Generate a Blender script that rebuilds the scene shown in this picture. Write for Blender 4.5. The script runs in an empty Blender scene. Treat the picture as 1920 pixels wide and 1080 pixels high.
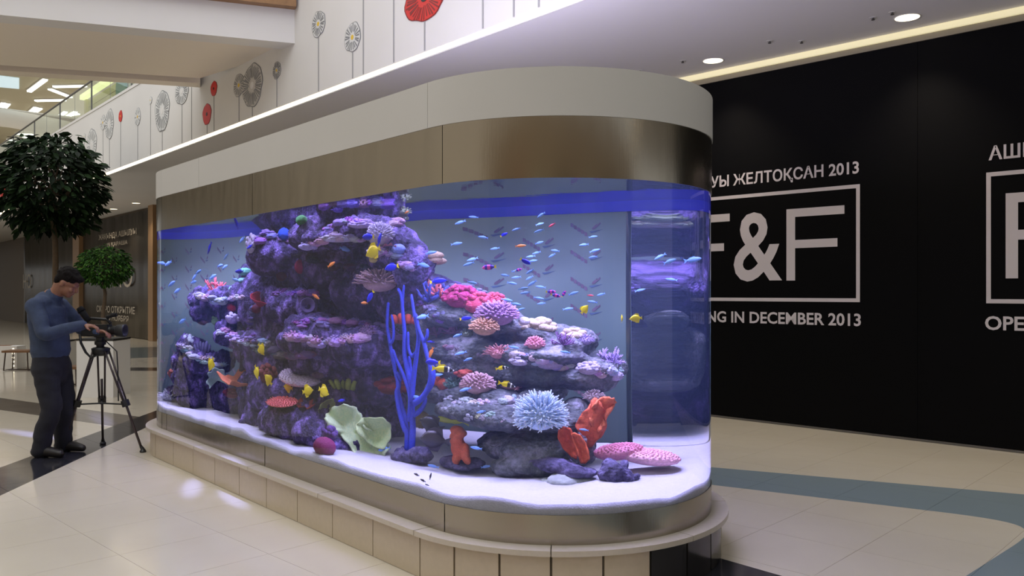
import bpy, bmesh, math, random
import numpy as np
from mathutils import Vector, Matrix, noise
from mathutils.bvhtree import BVHTree

# ------------------------------------------------------------------ camera, world, lights, exposure
S = bpy.context.scene
COL = S.collection
D = bpy.data
R_ = random.Random(7)
F, CX, CY, H = 1540.0, 960.0, 547.0, 1.5          # focal length in px of a 1920 frame, principal point, eye height

cam = D.cameras.new('camera'); cam.lens = 36*F/1920; cam.sensor_width = 36; cam.shift_y = 7/1920
cam.clip_end = 400; cam.clip_start = 0.05
camo = D.objects.new('camera', cam); COL.objects.link(camo)
camo.location = (0, 0, H); camo.rotation_euler = (math.pi/2, 0, 0); S.camera = camo

S.view_settings.view_transform = 'Standard'; S.view_settings.look = 'None'
S.view_settings.gamma = 1; S.view_settings.use_curve_mapping = False
S.view_settings.exposure = 0.0
S.cycles.use_denoising = True
S.cycles.max_bounces = 14; S.cycles.transmission_bounces = 10; S.cycles.glossy_bounces = 6
S.cycles.diffuse_bounces = 4; S.cycles.transparent_max_bounces = 16
S.cycles.caustics_refractive = True; S.cycles.caustics_reflective = False
S.cycles.sample_clamp_indirect = 6

w = D.worlds.new('world'); S.world = w; w.use_nodes = True
w.node_tree.nodes['Background'].inputs[0].default_value = (0.98, 0.99, 1.0, 1)
w.node_tree.nodes['Background'].inputs[1].default_value = 0.62

# tank frame: e1 runs along the tank towards the viewer's right, e2 away from the viewer
E1 = Vector((.6594, -.7518, 0)); E2 = Vector((.7518, .6594, 0)); TC = Vector((.253, 4.953, 0)); TL = 4.16; TR = .92
def T(a, s, z): return TC + E1*a + E2*s + Vector((0, 0, z))

def area(name, loc, target, sx, sy, power, col, spread=math.pi):
    l = D.lights.new(name, 'AREA'); l.shape = 'RECTANGLE'; l.size = sx; l.size_y = sy; l.energy = power; l.color = col; l.spread = spread
    o = D.objects.new(name, l); COL.objects.link(o); o.location = loc
    o.rotation_euler = (Vector(target)-Vector(loc)).to_track_quat('-Z', 'Y').to_euler()
    return o
# daylight of the atrium roof, outside the frame
area('atrium_skylight', (-4.5, 3, 13), (-4.5, 4, 0), 9, 16, 1000, (1, .985, .97))
area('atrium_skylight_rear', (-13, 16, 13), (-13, 16, 0), 12, 14, 1300, (1, .985, .97))
# lamps hanging in the hood over the water: a middle row, and a front row added as fill
for k, a_ in enumerate((-4.4, -3.3, -2.2, -1.1, 0.0)):
    area('tank_lamp', T(a_, -.52, 2.45), T(a_+.05, -.42, 0), .45, .3, (26, 26, 28, 33, 42)[k], (.48, .47, 1.0))
    area('tank_lamp', T(a_+.4, .12, 2.5), T(a_+.4, .05, 0), .5, .5, (72, 66, 68, 82, 100)[k], (.47, .45, 1.0))
area('added_spill_uplight', T(-1.5, 0, 2.55), T(-1.5, .3, 4), 3.5, .8, 170, (.80, .76, 1.0))  # added uplight, standing in for lamp light spilling from the open top
# added spots outside the hood rim, standing in for lamp light escaping the tank
for a_, u_, v_, e_ in ((-3.2, 360, 914, 420), (-2.7, 436, 934, 420), (-4.6, 190, 786, 1500), (-4.3, 60, 815, 900)):
    y_ = H*F/(v_-CY); p_ = Vector(((u_-CX)/F*y_, y_, 0)); l = D.lights.new('added_leak_spot', 'SPOT'); l.energy = e_; l.spot_size = .34; l.spot_blend = 1; l.color = (.34, .38, 1); l.shadow_soft_size = .03
    o = D.objects.new('added_leak_spot', l); COL.objects.link(o); o.location = T(a_, -TR-.06, 2.5); o.rotation_euler = (p_-o.location).to_track_quat('-Z', 'Y').to_euler(); o.scale = (.22, 1, 1)

# ------------------------------------------------------------------ helpers
def L_(c): return tuple(((x/255)/12.92 if x/255 <= .04045 else ((x/255+.055)/1.055)**2.4) for x in c)
MATS = {}
def M(name, rgb, rough=.5, metal=0.0, var=0.0, vs=6.0, bump=0.0, bs=40.0, emit=0.0, rgb2=None, spec=.5, sss=0.0, coat=0.0):
    """Principled material; rgb in 0..255 sRGB, a noise mixes towards rgb2 (or a darker tone), a second noise gives relief."""
    if name in MATS: return MATS[name]
    m = D.materials.new(name); m.use_nodes = True; nt = m.node_tree; b = nt.nodes['Principled BSDF']
    c = L_(rgb) + (1,)
    b.inputs['Base Color'].default_value = c; b.inputs['Roughness'].default_value = rough; b.inputs['Metallic'].default_value = metal
    b.inputs['Specular IOR Level'].default_value = spec
    if coat: b.inputs['Coat Weight'].default_value = coat
    if var or bump:
        tc = nt.nodes.new('ShaderNodeNewGeometry')
    if var:
        n = nt.nodes.new('ShaderNodeTexNoise'); n.inputs['Scale'].default_value = vs; n.inputs['Detail'].default_value = 5
        nt.links.new(tc.outputs['Position'], n.inputs['Vector'])
        r = nt.nodes.new('ShaderNodeMapRange'); r.inputs[1].default_value = .5-.25; r.inputs[2].default_value = .5+.25
        nt.links.new(n.outputs[0], r.inputs[0])
        x = nt.nodes.new('ShaderNodeMix'); x.data_type = 'RGBA'
        d = L_(rgb2)+(1,) if rgb2 else tuple(v*(1-var) for v in c[:3])+(1,)
        x.inputs[6].default_value = d; x.inputs[7].default_value = c
        nt.links.new(r.outputs[0], x.inputs[0]); nt.links.new(x.outputs[2], b.inputs['Base Color'])
    if bump:
        n = nt.nodes.new('ShaderNodeTexNoise'); n.inputs['Scale'].default_value = bs; n.inputs['Detail'].default_value = 6
        nt.links.new(tc.outputs['Position'], n.inputs['Vector'])
        bn = nt.nodes.new('ShaderNodeBump'); bn.inputs['Strength'].default_value = bump; bn.inputs['Distance'].default_value = .02
        nt.links.new(n.outputs[0], bn.inputs['Height']); nt.links.new(bn.outputs[0], b.inputs['Normal'])
    if emit:
        b.inputs['Emission Color'].default_value = c; b.inputs['Emission Strength'].default_value = emit
    MATS[name] = m
    return m

INV = {}                                                   # inverse placement of each thing, for parts built in world space
def place(o, loc, rz=0.0, rot=None, sc=None):
    o.location = loc
    e = rot if rot is not None else (0, 0, rz)
    o.rotation_euler = e
    if sc is not None: o.scale = sc
    from mathutils import Euler
    m = Matrix.LocRotScale(Vector(loc), Euler(e), Vector(sc) if sc is not None else None)
    INV[o.name] = m.inverted()
def tag(o, label, cat, group=None, kind=None):
    if label: o['label'] = label
    if cat: o['category'] = cat
    if group: o['group'] = group
    if kind: o['kind'] = kind
    return o
def thing(name, label, cat, loc=(0, 0, 0), rz=0.0, group=None, rot=None, sc=None):
    o = D.objects.new(name, None); COL.objects.link(o); o.empty_display_size = .1
    place(o, loc, rz, rot, sc)
    return tag(o, label, cat, group)

class MB:
    """collects geometry, then links it as ONE mesh object"""
    def __init__(s): s.v = []; s.f = []; s.mi = []; s.cur = 0
    def add(s, vs, fs, mtx=None):
        n = len(s.v)
        s.v += [(mtx @ Vector(p)) if mtx else Vector(p) for p in vs]
        s.f += [tuple(i+n for i in f) for f in fs]; s.mi += [s.cur]*len(fs)
        return s
    def box(s, c, d, rz=0.0, mtx=None):
        x, y, z = (k/2 for k in d)
        m = Matrix.Translation(Vector(c)) @ Matrix.Rotation(rz, 4, 'Z')
        if mtx: m = mtx @ m
        return s.add([(i*x, j*y, k*z) for i in (-1, 1) for j in (-1, 1) for k in (-1, 1)],
                     [(0, 1, 3, 2), (4, 6, 7, 5), (0, 4, 5, 1), (2, 3, 7, 6), (0, 2, 6, 4), (1, 5, 7, 3)], m)
    def hexa(s, p):                                        # eight corners: bottom ring then top ring
        return s.add(p, [(3, 2, 1, 0), (4, 5, 6, 7), (0, 1, 5, 4), (1, 2, 6, 5), (2, 3, 7, 6), (3, 0, 4, 7)])
    def prism(s, ring, z0, z1):
        n = len(ring)
        vs = [(p[0], p[1], z0) for p in ring] + [(p[0], p[1], z1) for p in ring]
        return s.add(vs, [tuple(range(n))[::-1], tuple(range(n, 2*n))] + [(i, (i+1) % n, n+(i+1) % n, n+i) for i in range(n)])
    def tube(s, pts, rad, n=8, caps=True):
        pts = [Vector(p) for p in pts]; k = len(pts)
        if not hasattr(rad, '__len__'): rad = [rad]*k
        vs = []; u = None
        for i, p in enumerate(pts):
            t = (pts[min(i+1, k-1)]-pts[max(i-1, 0)]).normalized()
            if u is None:
                u = t.orthogonal().normalized()
            else:
                u = (u - t*u.dot(t)); u = u.normalized() if u.length > 1e-6 else t.orthogonal().normalized()
            w_ = t.cross(u)
            for j in range(n):
                a = 2*math.pi*j/n
                vs.append(p + (u*math.cos(a)+w_*math.sin(a))*rad[i])
        fs = [(i*n+j, i*n+(j+1) % n, (i+1)*n+(j+1) % n, (i+1)*n+j) for i in range(k-1) for j in range(n)]
        if caps: fs += [tuple(range(n))[::-1], tuple(range((k-1)*n, k*n))]
        return s.add(vs, fs)
    def ball(s, c, r, nu=10, nv=7, mtx=None):
        if not hasattr(r, '__len__'): r = (r, r, r)
        vs = [(0, 0, -1)]
        for i in range(1, nv):
            t = math.pi*i/nv
            for j in range(nu):
                a = 2*math.pi*j/nu
                vs.append((math.sin(t)*math.cos(a), math.sin(t)*math.sin(a), -math.cos(t)))
        vs.append((0, 0, 1)); e = len(vs)-1
        fs = [(0, 1+(j+1) % nu, 1+j) for j in range(nu)]
        for i in range(nv-2):
            for j in range(nu):
                fs.append((1+i*nu+j, 1+i*nu+(j+1) % nu, 1+(i+1)*nu+(j+1) % nu, 1+(i+1)*nu+j))
        b = 1+(nv-2)*nu
        fs += [(b+j, b+(j+1) % nu, e) for j in range(nu)]
        m = Matrix.Translation(Vector(c)) @ (mtx if mtx else Matrix.Identity(4)) @ Matrix.Diagonal((r[0], r[1], r[2], 1))
        return s.add(vs, fs, m)
    def lathe(s, prof, c=(0, 0, 0), n=16, cap=True):
        k = len(prof)
        vs = [(c[0]+r*math.cos(2*math.pi*j/n), c[1]+r*math.sin(2*math.pi*j/n), c[2]+z) for r, z in prof for j in range(n)]
        fs = [(i*n+j, i*n+(j+1) % n, (i+1)*n+(j+1) % n, (i+1)*n+j) for i in range(k-1) for j in range(n)]
        if cap: fs += [tuple(range(n))[::-1], tuple(range((k-1)*n, k*n))]
        return s.add(vs, fs)
    def mesh(s, name, mat, inv=None, smooth=False):
        me = D.meshes.new(name)
        vs = [inv @ v for v in s.v] if inv is not None else s.v
        me.from_pydata([tuple(v) for v in vs], [], s.f)
        for m in (mat if isinstance(mat, (list, tuple)) else [mat]): me.materials.append(m)
        if any(s.mi): me.polygons.foreach_set('material_index', s.mi)
        if smooth: me.polygons.foreach_set('use_smooth', [True]*len(me.polygons))
        me.update()
        return me
    def build(s, name, mat, parent=None, smooth=False, root=None):
        """vertices in world space; root = the placed thing whose frame the part lives in (default: the parent)"""
        r = root or parent
        o = D.objects.new(name, s.mesh(name, mat, INV.get(r.name) if r else None, smooth))
        COL.objects.link(o); o.parent = parent
        return o
    def local(s, name, mat, parent=None, smooth=False):
        o = D.objects.new(name, s.mesh(name, mat, None, smooth)); COL.objects.link(o); o.parent = parent
        return o
def link(name, me, parent=None):
    o = D.objects.new(name, me); COL.objects.link(o); o.parent = parent
    return o
def structure(o): o['kind'] = 'structure'; return o
def autosmooth(o, ang=40):
    me = o.data; me.polygons.foreach_set('use_smooth', [True]*len(me.polygons)); me.set_sharp_from_angle(angle=math.radians(ang))
    return o
def copy_tree(o, parent=None):
    c_ = o.copy(); COL.objects.link(c_)
    if parent: c_.parent = parent
    for ch in o.children: copy_tree(ch, c_)
    return c_

# pixel -> world helpers (everything is then built at that real place and size)
def G(u, v, z=0.0):                                        # point on the horizontal plane z
    y = (H-z)*F/(v-CY); return Vector(((u-CX)/F*y, y, z))
def atY(u, v, y): return Vector(((u-CX)/F*y, y, H+(CY-v)/F*y))
def onplane(u, v, n, d):                                   # vertical plane n.p = d
    k = (u-CX)/F; y = d/(n[0]*k+n[1]); return Vector((k*y, y, H+(CY-v)/F*y))
def refr(u, v):
    """where the sight line enters the water and how it runs on inside"""
    d = Vector(((u-CX)/F, 1, (CY-v)/F)).normalized(); o = Vector((0, 0, H))
    oa, os_ = (o-TC).dot(E1), (o-TC).dot(E2); da, ds = d.dot(E1), d.dot(E2)
    best = None
    t = (-TR-os_)/ds; a = oa+t*da
    if -TL <= a <= 0: best = (t, -E2)
    for ca in (0, -TL):
        A = da*da+ds*ds; B = (oa-ca)*da+os_*ds; C = (oa-ca)**2+os_**2-TR*TR; q = B*B-A*C
        if q > 0:
            t = (-B-math.sqrt(q))/A; a = oa+t*da; s_ = os_+t*ds
            if ((ca == 0 and a >= 0) or (ca < 0 and a <= ca)) and (best is None or t < best[0]):
                best = (t, E1*((a-ca)/TR)+E2*(s_/TR))
    t, n = best; p = o+d*t; eta = 1/1.33; ci = -d.dot(n)
    return p, (d*eta + n*(eta*ci-math.sqrt(1-eta*eta*(1-ci*ci)))).normalized()
def P(u, v, tau):
    p, q = refr(u, v); return p+q*tau
def mpp(u, v, tau): return (P(u+2, v, tau)-P(u-2, v, tau)).length/4, (P(u, v+2, tau)-P(u, v-2, tau)).length/4

# ------------------------------------------------------------------ materials
m_white = M('white_paint', (212, 210, 207), .55, var=.05, vs=1.5)
m_ceil = M('ceiling_paint', (214, 211, 212), .7, var=.04, vs=.7)
m_beige = M('beige_paint', (220, 210, 196), .6)
m_tile = M('cream_tile', (186, 172, 148), .35, var=.08, vs=30)
m_slab = M('cream_slab', (186, 176, 160), .3, var=.08, vs=40)
m_darktile = M('black_tile', (42, 40, 40), .15)
m_black = M('black_vinyl', (6, 6, 8), .6, spec=.08)
m_letter = M('white_vinyl', (205, 198, 203), .6)
m_wood = M('oak_wood', (150, 112, 74), .45, var=.3, vs=14)
m_dark = M('black_plastic', (14, 14, 16), .45)
m_grey = M('grey_metal', (110, 108, 106), .4, .6)
m_led = M('led_strip', (255, 232, 190), emit=5)
m_lamp = M('lamp_glow', (255, 240, 205), emit=3.0)

def brushed():
    m = D.materials.new('brushed_steel'); m.use_nodes = True; nt = m.node_tree; b = nt.nodes['Principled BSDF']
    b.inputs['Base Color'].default_value = L_((160, 153, 140))+(1,); b.inputs['Metallic'].default_value = 1; b.inputs['Roughness'].default_value = .2
    b.inputs['Anisotropic'].default_value = .6
    g = nt.nodes.new('ShaderNodeNewGeometry'); mp = nt.nodes.new('ShaderNodeMapping'); mp.inputs['Scale'].default_value = (1, 1, .02)
    n = nt.nodes.new('ShaderNodeTexNoise'); n.inputs['Scale'].default_value = 260; n.inputs['Detail'].default_value = 3
    nt.links.new(g.outputs['Position'], mp.inputs[0]); nt.links.new(mp.outputs[0], n.inputs['Vector'])
    bn = nt.nodes.new('ShaderNodeBump'); bn.inputs['Strength'].default_value = .08; bn.inputs['Distance'].default_value = .004
    n2 = nt.nodes.new('ShaderNodeTexNoise'); n2.inputs['Scale'].default_value = 5; mp2 = nt.nodes.new('ShaderNodeMapping'); mp2.inputs['Scale'].default_value = (1, 1, .25)
    nt.links.new(g.outputs['Position'], mp2.inputs[0]); nt.links.new(mp2.outputs[0], n2.inputs['Vector'])
    bn2 = nt.nodes.new('ShaderNodeBump'); bn2.inputs['Strength'].default_value = .12; bn2.inputs['Distance'].default_value = .03
    nt.links.new(n2.outputs[0], bn2.inputs['Height'])
    nt.links.new(n.outputs[0], bn.inputs['Height']); nt.links.new(bn2.outputs[0], bn.inputs['Normal']); nt.links.new(bn.outputs[0], b.inputs['Normal'])
    return m
m_steel = brushed()

def floor_material():
    m = D.materials.new('polished_floor'); m.use_nodes = True; nt = m.node_tree; b = nt.nodes['Principled BSDF']
    g = nt.nodes.new('ShaderNodeNewGeometry'); sp = nt.nodes.new('ShaderNodeSeparateXYZ'); nt.links.new(g.outputs['Position'], sp.inputs[0])
    def mth(op, a, b_=None, c_=None):
        n = nt.nodes.new('ShaderNodeMath'); n.operation = op
        for i, x in enumerate((a, b_, c_)):
            if x is None: continue
            if isinstance(x, (int, float)): n.inputs[i].default_value = x
            else: nt.links.new(x, n.inputs[i])
        return n.outputs[0]
    X, Y = sp.outputs[0], sp.outputs[1]
    def line(p, q):                                        # signed distance, positive to the left of p->q
        d = Vector((q[0]-p[0], q[1]-p[1])).normalized(); nx, ny = -d.y, d.x
        return mth('ADD', mth('MULTIPLY_ADD', X, nx, -(nx*p[0]+ny*p[1])), mth('MULTIPLY', Y, ny))
    def pos(x): return mth('GREATER_THAN', x, 0.0)
    def neg(x): return mth('LESS_THAN', x, 0.0)
    def both(*k):
        r = k[0]
        for x in k[1:]: r = mth('MULTIPLY', r, x)
        return r
    gp = lambda u, v: tuple(G(u, v)[:2])
    col = L_((204, 196, 180))+(1,)
    nz = nt.nodes.new('ShaderNodeTexNoise'); nz.inputs['Scale'].default_value = 1.3; nz.inputs['Detail'].default_value = 8
    nt.links.new(g.outputs['Position'], nz.inputs['Vector'])
    def mix(prev, colour, fac):
        x = nt.nodes.new('ShaderNodeMix'); x.data_type = 'RGBA'
        if isinstance(prev, tuple): x.inputs[6].default_value = prev
        else: nt.links.new(prev, x.inputs[6])
        x.inputs[7].default_value = colour; nt.links.new(fac, x.inputs[0])
        return x.outputs[2]
    c0 = mix(col, L_((190, 181, 164))+(1,), nz.outputs[0])
    # blue band and its beige tongue on the right
    dU = line(gp(1920, 927), gp(1334.5, 876))              # positive towards the viewer
    d1 = line(gp(1334.5, 909), gp(1730, 956)); d2 = line(gp(1811, 1080), gp(1905, 1020))
    inside = mth('SMOOTH_MAX', d1, mth('MULTIPLY', d2, -1.0), .7)   # negative inside the tongue
    blue = both(pos(dU), pos(inside), mth('GREATER_THAN', X, .2), mth('GREATER_THAN', Y, 2.0))
    c1 = mix(c0, L_((124, 138, 144))+(1,), blue)
    # dark band along the tank axis, right of the tank
    ea = mth('ADD', mth('MULTIPLY', X, E2.x), mth('MULTIPLY', Y, E2.y)); ta = mth('ADD', mth('MULTIPLY', X, E1.x), mth('MULTIPLY', Y, E1.y))
    dk = both(mth('GREATER_THAN', ea, 3.2), mth('LESS_THAN', ea, 3.93), mth('GREATER_THAN', ta, TC.dot(E1)))
    # dark band on the left, running away from the viewer
    l1 = line(gp(0, 929.5), gp(273, 802)); l2 = line(gp(0, 876.6), gp(292, 770))
    dk2 = both(pos(l1), neg(l2), mth('LESS_THAN', Y, 13))
    dk3 = both(mth('GREATER_THAN', Y, 15.6), mth('LESS_THAN', Y, 16.3), mth('GREATER_THAN', X, -7.6), mth('LESS_THAN', X, -5))
    c2 = mix(c1, L_((40, 40, 46))+(1,), mth('MAXIMUM', dk, mth('MAXIMUM', dk2, dk3)))
    b1 = line(gp(0, 768.5), gp(204, 798)); b2 = line(gp(0, 746), gp(259, 781))
    br = both(pos(b1), neg(b2), pos(l2), mth('GREATER_THAN', X, -12))
    c3 = mix(c2, L_((96, 88, 80))+(1,), br)
    ex = mth('ADD', mth('POWER', mth('MULTIPLY_ADD', X, 1/1.7, 9.25/1.7), 2), mth('POWER', mth('MULTIPLY_ADD', Y, 1/2.0, -20.4/2.0), 2))
    c4 = mix(c3, L_((98, 112, 116))+(1,), mth('LESS_THAN', ex, 1.0))
    nt.links.new(c4, b.inputs['Base Color'])
    b.inputs['Roughness'].default_value = .12; b.inputs['Specular IOR Level'].default_value = .42
    n2 = nt.nodes.new('ShaderNodeTexNoise'); n2.inputs['Scale'].default_value = 2.2; nt.links.new(g.outputs['Position'], n2.inputs['Vector'])
    bn = nt.nodes.new('ShaderNodeBump'); bn.inputs['Strength'].default_value = .03; bn.inputs['Distance'].default_value = .05
    nt.links.new(n2.outputs[0], bn.inputs['Height']); nt.links.new(bn.outputs[0], b.inputs['Normal'])
    return m
m_floor = floor_material()

# ------------------------------------------------------------------ the hall
WD = Vector((.7205, -.6935, 0)); WN = Vector((.6935, .7205, 0)); WK = 8.79        # right-hand hoarding wall
ZC = 4.14
def wl(t, z, k=WK): return WD*t + WN*k + Vector((0, 0, z))
# floor: a slab, and single tiles where the photograph shows their joints
fl = structure(MB().box((-20, 50, -.0525), (110, 130, .1)).build('floor', m_floor))
tiles = []
ts = .6
base_ring = lambda p: None
for i in range(-22, 22):
    for j in range(2, 30):
        t0, k0 = i*ts - .06, j*ts + .02
        cpt = WD*(t0+ts/2)+WN*(k0+ts/2)
        if cpt.y < 3.2 or cpt.y > 17 or k0+ts > WK-.02: continue
        pr = [(CX+F*q.x/q.y, CY+F*H/q.y) for q in (WD*(t0+a*ts)+WN*(k0+b*ts) for a, b in ((0, 0), (1, 0), (1, 1), (0, 1))) if q.y > 1]
        if len(pr) < 4 or max(x for x, y in pr) < 0 or min(x for x, y in pr) > 1920 or min(y for x, y in pr) > 1085: continue
        q = cpt-TC; a_, s_ = q.dot(E1), q.dot(E2)
        if -TL-.4 < a_ < .4 and abs(s_) < .6: continue
        A = abs(sum(pr[k][0]*pr[(k+1) % 4][1]-pr[(k+1) % 4][0]*pr[k][1] for k in range(4)))/2
        tiles.append((A, t0, k0))
tiles.sort(reverse=True)
far = MB()
for n_, (A, t0, k0) in enumerate(tiles):
    g_ = .0012
    ring = [WD*(t0+a)+WN*(k0+b) for a, b in ((g_, g_), (ts-g_, g_), (ts-g_, ts-g_), (g_, ts-g_))]
    if n_ < 290: MB().prism(ring, -.0025, 0).build('tile', m_floor, fl)
    else: far.prism(ring, -.0025, 0)
if far.f:
    o = far.build('distant_tiles', m_floor, fl); o['kind'] = 'stuff'

# ceiling over the shop side, its lit edge and the white fascia above
FS = 5.39
def fpt(a, s, z): return E1*a + E2*s + Vector((0, 0, z))
def slab(a0, a1, s0, s1, z0, z1): return MB().hexa([fpt(a, s, z) for z in (z0, z1) for a, s in ((a0, s0), (a1, s0), (a1, s1), (a0, s1))])
cl = structure(slab(-75, 9, FS+.015, 14, ZC, ZC+.25).build('ceiling', m_ceil))
fa = structure(slab(-75, 9, FS, FS+.2, ZC+.075, 5.78).build('wall_fascia', m_white))
st = structure(slab(-75, 9, FS+.012, FS+.10, ZC+.012, ZC+.085).build('trim_1', m_led))
structure(slab(-75, 9, FS-.004, FS+.02, ZC-.004, ZC+.012).build('trim_2', m_white))
# wall behind the black hoarding, head rail and foot rail
wr = MB(); wr.hexa([wl(t, z, k) for z in (0, ZC+.1) for t, k in ((-9.3, WK+.06), (3.5, WK+.06), (3.5, WK+.3), (-9.3, WK+.3))])
structure(wr.build('wall_right', m_beige))
def rail(t0, t1, k0, k1, z0, z1): return MB().hexa([wl(t, z, k) for z in (z0, z1) for t, k in ((t0, k0), (t1, k0), (t1, k1), (t0, k1))])
structure(rail(-9.3, 3.5, WK-.05, WK+.06, ZC-.062, ZC-.001).build('trim_3', M('cream_glow_trim', (240, 230, 186), .5, emit=.55)))  # cream head rail with some emission in its material
structure(rail(-9.3, 3.5, WK-.02, WK+.06, ZC-.125, ZC-.064).build('trim_4', M('grey_cream', (150, 142, 120), .5)))
structure(rail(-9.3, 3.5, WK-.012, WK+.06, 0.0, .022).build('baseboard_right', m_grey))
wall_l = slab(-75, 12, -14.3, -14, 0, 9.4); structure(wall_l.build('wall_left', m_beige))
wb = slab(-75, -8.5, 8.42, 8.6, 0, ZC); structure(wb.build('wall_shopfronts', M('brown_paint', (92, 78, 60), .6)))

# ------------------------------------------------------------------ the aquarium
def stad(r, q):
    """point of the stadium outline: q 0-1 front straight, 1-2 right end, 2-3 back straight, 3-4 left end"""
    q %= 4
    if q < 1: return -TL*(1-q), -r
    if q < 2: t = math.pi*(q-1)-math.pi/2; return r*math.cos(t), r*math.sin(t)
    if q < 3: return -TL*(q-2), r
    t = math.pi*(q-3)+math.pi/2; return -TL+r*math.cos(t), r*math.sin(t)
def outline(r, q0, q1, step=.02):
    qs = [q0]
    for k in range(int(q0)+1, int(math.ceil(q1))): qs.append(k)
    qs.append(q1); out = []
    for a, b in zip(qs, qs[1:]):
        arc = int(a+1e-6) % 2 == 1
        n = max(1, int((b-a)/step)) if arc else 1
        out += [a+(b-a)*i/n for i in range(n)]
    out.append(q1)
    return [stad(r, min(q, q1-1e-9) if q == q1 else q+1e-9) for q in out]
def band(mb, q0, q1, ro, ri, z0, z1):
    po, pi_ = outline(ro, q0, q1), outline(ri, q0, q1); n = len(po)
    vs = [T(a, s, z) for z in (z0, z1) for ring in (po, pi_) for a, s in ring]
    o0, i0, o1, i1 = 0, n, 2*n, 3*n; fs = []
    for k in range(n-1):
        fs += [(o0+k, o0+k+1, o1+k+1, o1+k), (i0+k+1, i0+k, i1+k, i1+k+1), (o1+k, o1+k+1, i1+k+1, i1+k), (i0+k, i0+k+1, o0+k+1, o0+k)]
    fs += [(o0, o1, i1, i0), (o0+n-1, i0+n-1, i1+n-1, o1+n-1)]
    return mb.add(vs, fs)
ZB, ZM, ZG, ZT, ZH, ZW = .255, .40, 2.06, 2.364, 2.605, 2.105
tank = thing('aquarium', 'huge round-ended aquarium on a low tiled plinth with steel bands and white hood', 'aquarium', T(-TL/2, 0, 0))
RBASE, RCAP = .98, 1.018
# plinth tiles: 9 along each straight side, 12 round each end; black where the dark floor band meets the plinth
def run(q0, q1, n): return [(q0+(q1-q0)*i/n, q0+(q1-q0)*(i+1)/n) for i in range(n)]
segs = run(0, 1, 9)+run(1, 2, 12)+run(2, 3, 9)+run(3, 4, 12)
band(MB(), 0, 4, RBASE-.012, RBASE-.1, 0.003, ZB-.03).build('plinth_core', M('grout', (96, 88, 76), .8), tank)
for q0, q1 in segs:
    dark = 1 < (q0+q1)/2 < 2 and -.26 < stad(RBASE, (q0+q1)/2)[1] < .48
    gq = .0016 if int(q0) % 2 == 0 else .004
    o = band(MB(), q0+gq*.5, q1-gq*.5, RBASE, RBASE-.014, .002, ZB-.027).build('plinth_tile', m_darktile if dark else m_tile, tank)
    autosmooth(o)
    if dark: o['label'] = 'black plinth tile'
for q0, q1 in run(0, 1, 4)+run(1, 2, 4)+run(2, 3, 4)+run(3, 4, 4):
    autosmooth(band(MB(), q0+.0008, q1-.0008, RCAP, .80, ZB-.027, ZB).build('capping_slab', m_slab, tank))
for q0, q1 in ((.0, .03), (.03, .52), (.52, .985+.06), (1.045, 2.0), (2, 2.5), (2.5, 3), (3, 4)):
    autosmooth(band(MB(), q0+.0012, q1-.0012, TR+.004, TR-.002, ZB, ZM+.002).build('lower_steel_panel', m_steel, tank))
for q0, q1 in ((0, .47), (.47, 1.04), (1.04, 2.0), (2, 2.5), (2.5, 3), (3, 4)):
    autosmooth(band(MB(), q0+.0008, q1-.0008, TR+.006, TR+.0025, ZG, ZT).build('upper_steel_panel', m_steel, tank))
for q0, q1 in ((0, .22), (.22, 1.0), (1, 2), (2, 3), (3, 4)):
    autosmooth(band(MB(), q0+.0004, q1-.0004, TR+.010, TR-.01, ZT, ZH).build('hood_panel', M('hood_paint', (190, 188, 184), .5, var=.04, vs=1.5), tank))
band(MB(), 0, 3.9999, TR+.0022, TR+.0008, ZG, ZT).build('seam_light_block', m_dark, tank, smooth=True)  # added dark ring that stops lamp light showing through the panel seams
# sheet of acrylic with water right behind it: one refracting skin
mg = D.materials.new('water_and_acrylic'); mg.use_nodes = True; nt = mg.node_tree; nt.nodes.clear()
og = nt.nodes.new('ShaderNodeOutputMaterial'); gl = nt.nodes.new('ShaderNodeBsdfGlass'); gl.inputs['IOR'].default_value = 1.33; gl.inputs['Roughness'].default_value = 0.0
gl.inputs['Color'].default_value = (.97, .985, 1, 1); nt.links.new(gl.outputs[0], og.inputs[0])
po = outline(TR, 0, 4, .01)[:-1]; n = len(po)
gw = MB().add([T(a, s, z) for z in (ZM-.05, ZW+.02) for a, s in po], [(i, (i+1) % n, n+(i+1) % n, n+i) for i in range(n)])
gw = gw.build('acrylic_wall', mg, tank, smooth=True)
# water surface: mirror or window according to the angle
mw = D.materials.new('water_surface'); mw.use_nodes = True; nt = mw.node_tree; nt.nodes.clear()
og = nt.nodes.new('ShaderNodeOutputMaterial'); mx = nt.nodes.new('ShaderNodeMixShader'); fr = nt.nodes.new('ShaderNodeFresnel'); fr.inputs[0].default_value = 1.33
tr = nt.nodes.new('ShaderNodeBsdfTransparent'); gs = nt.nodes.new('ShaderNodeBsdfGlossy'); gs.inputs['Roughness'].default_value = .02
wn = nt.nodes.new('ShaderNodeTexNoise'); wn.inputs['Scale'].default_value = 7; bn = nt.nodes.new('ShaderNodeBump'); bn.inputs['Strength'].default_value = .03; bn.inputs['Distance'].default_value = .03
gg = nt.nodes.new('ShaderNodeNewGeometry'); nt.links.new(gg.outputs['Position'], wn.inputs['Vector'])
nt.links.new(wn.outputs[0], bn.inputs['Height']); nt.links.new(bn.outputs[0], gs.inputs['Normal'])
nt.links.new(fr.outputs[0], mx.inputs[0]); nt.links.new(tr.outputs[0], mx.inputs[1]); nt.links.new(gs.outputs[0], mx.inputs[2]); nt.links.new(mx.outputs[0], og.inputs[0])
vol = nt.nodes.new('ShaderNodeVolumeScatter'); vol.inputs['Color'].default_value = (.42, .58, 1, 1); vol.inputs['Density'].default_value = .036; vol.inputs['Anisotropy'].default_value = .2
nt.links.new(vol.outputs[0], og.inputs['Volume'])
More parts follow.
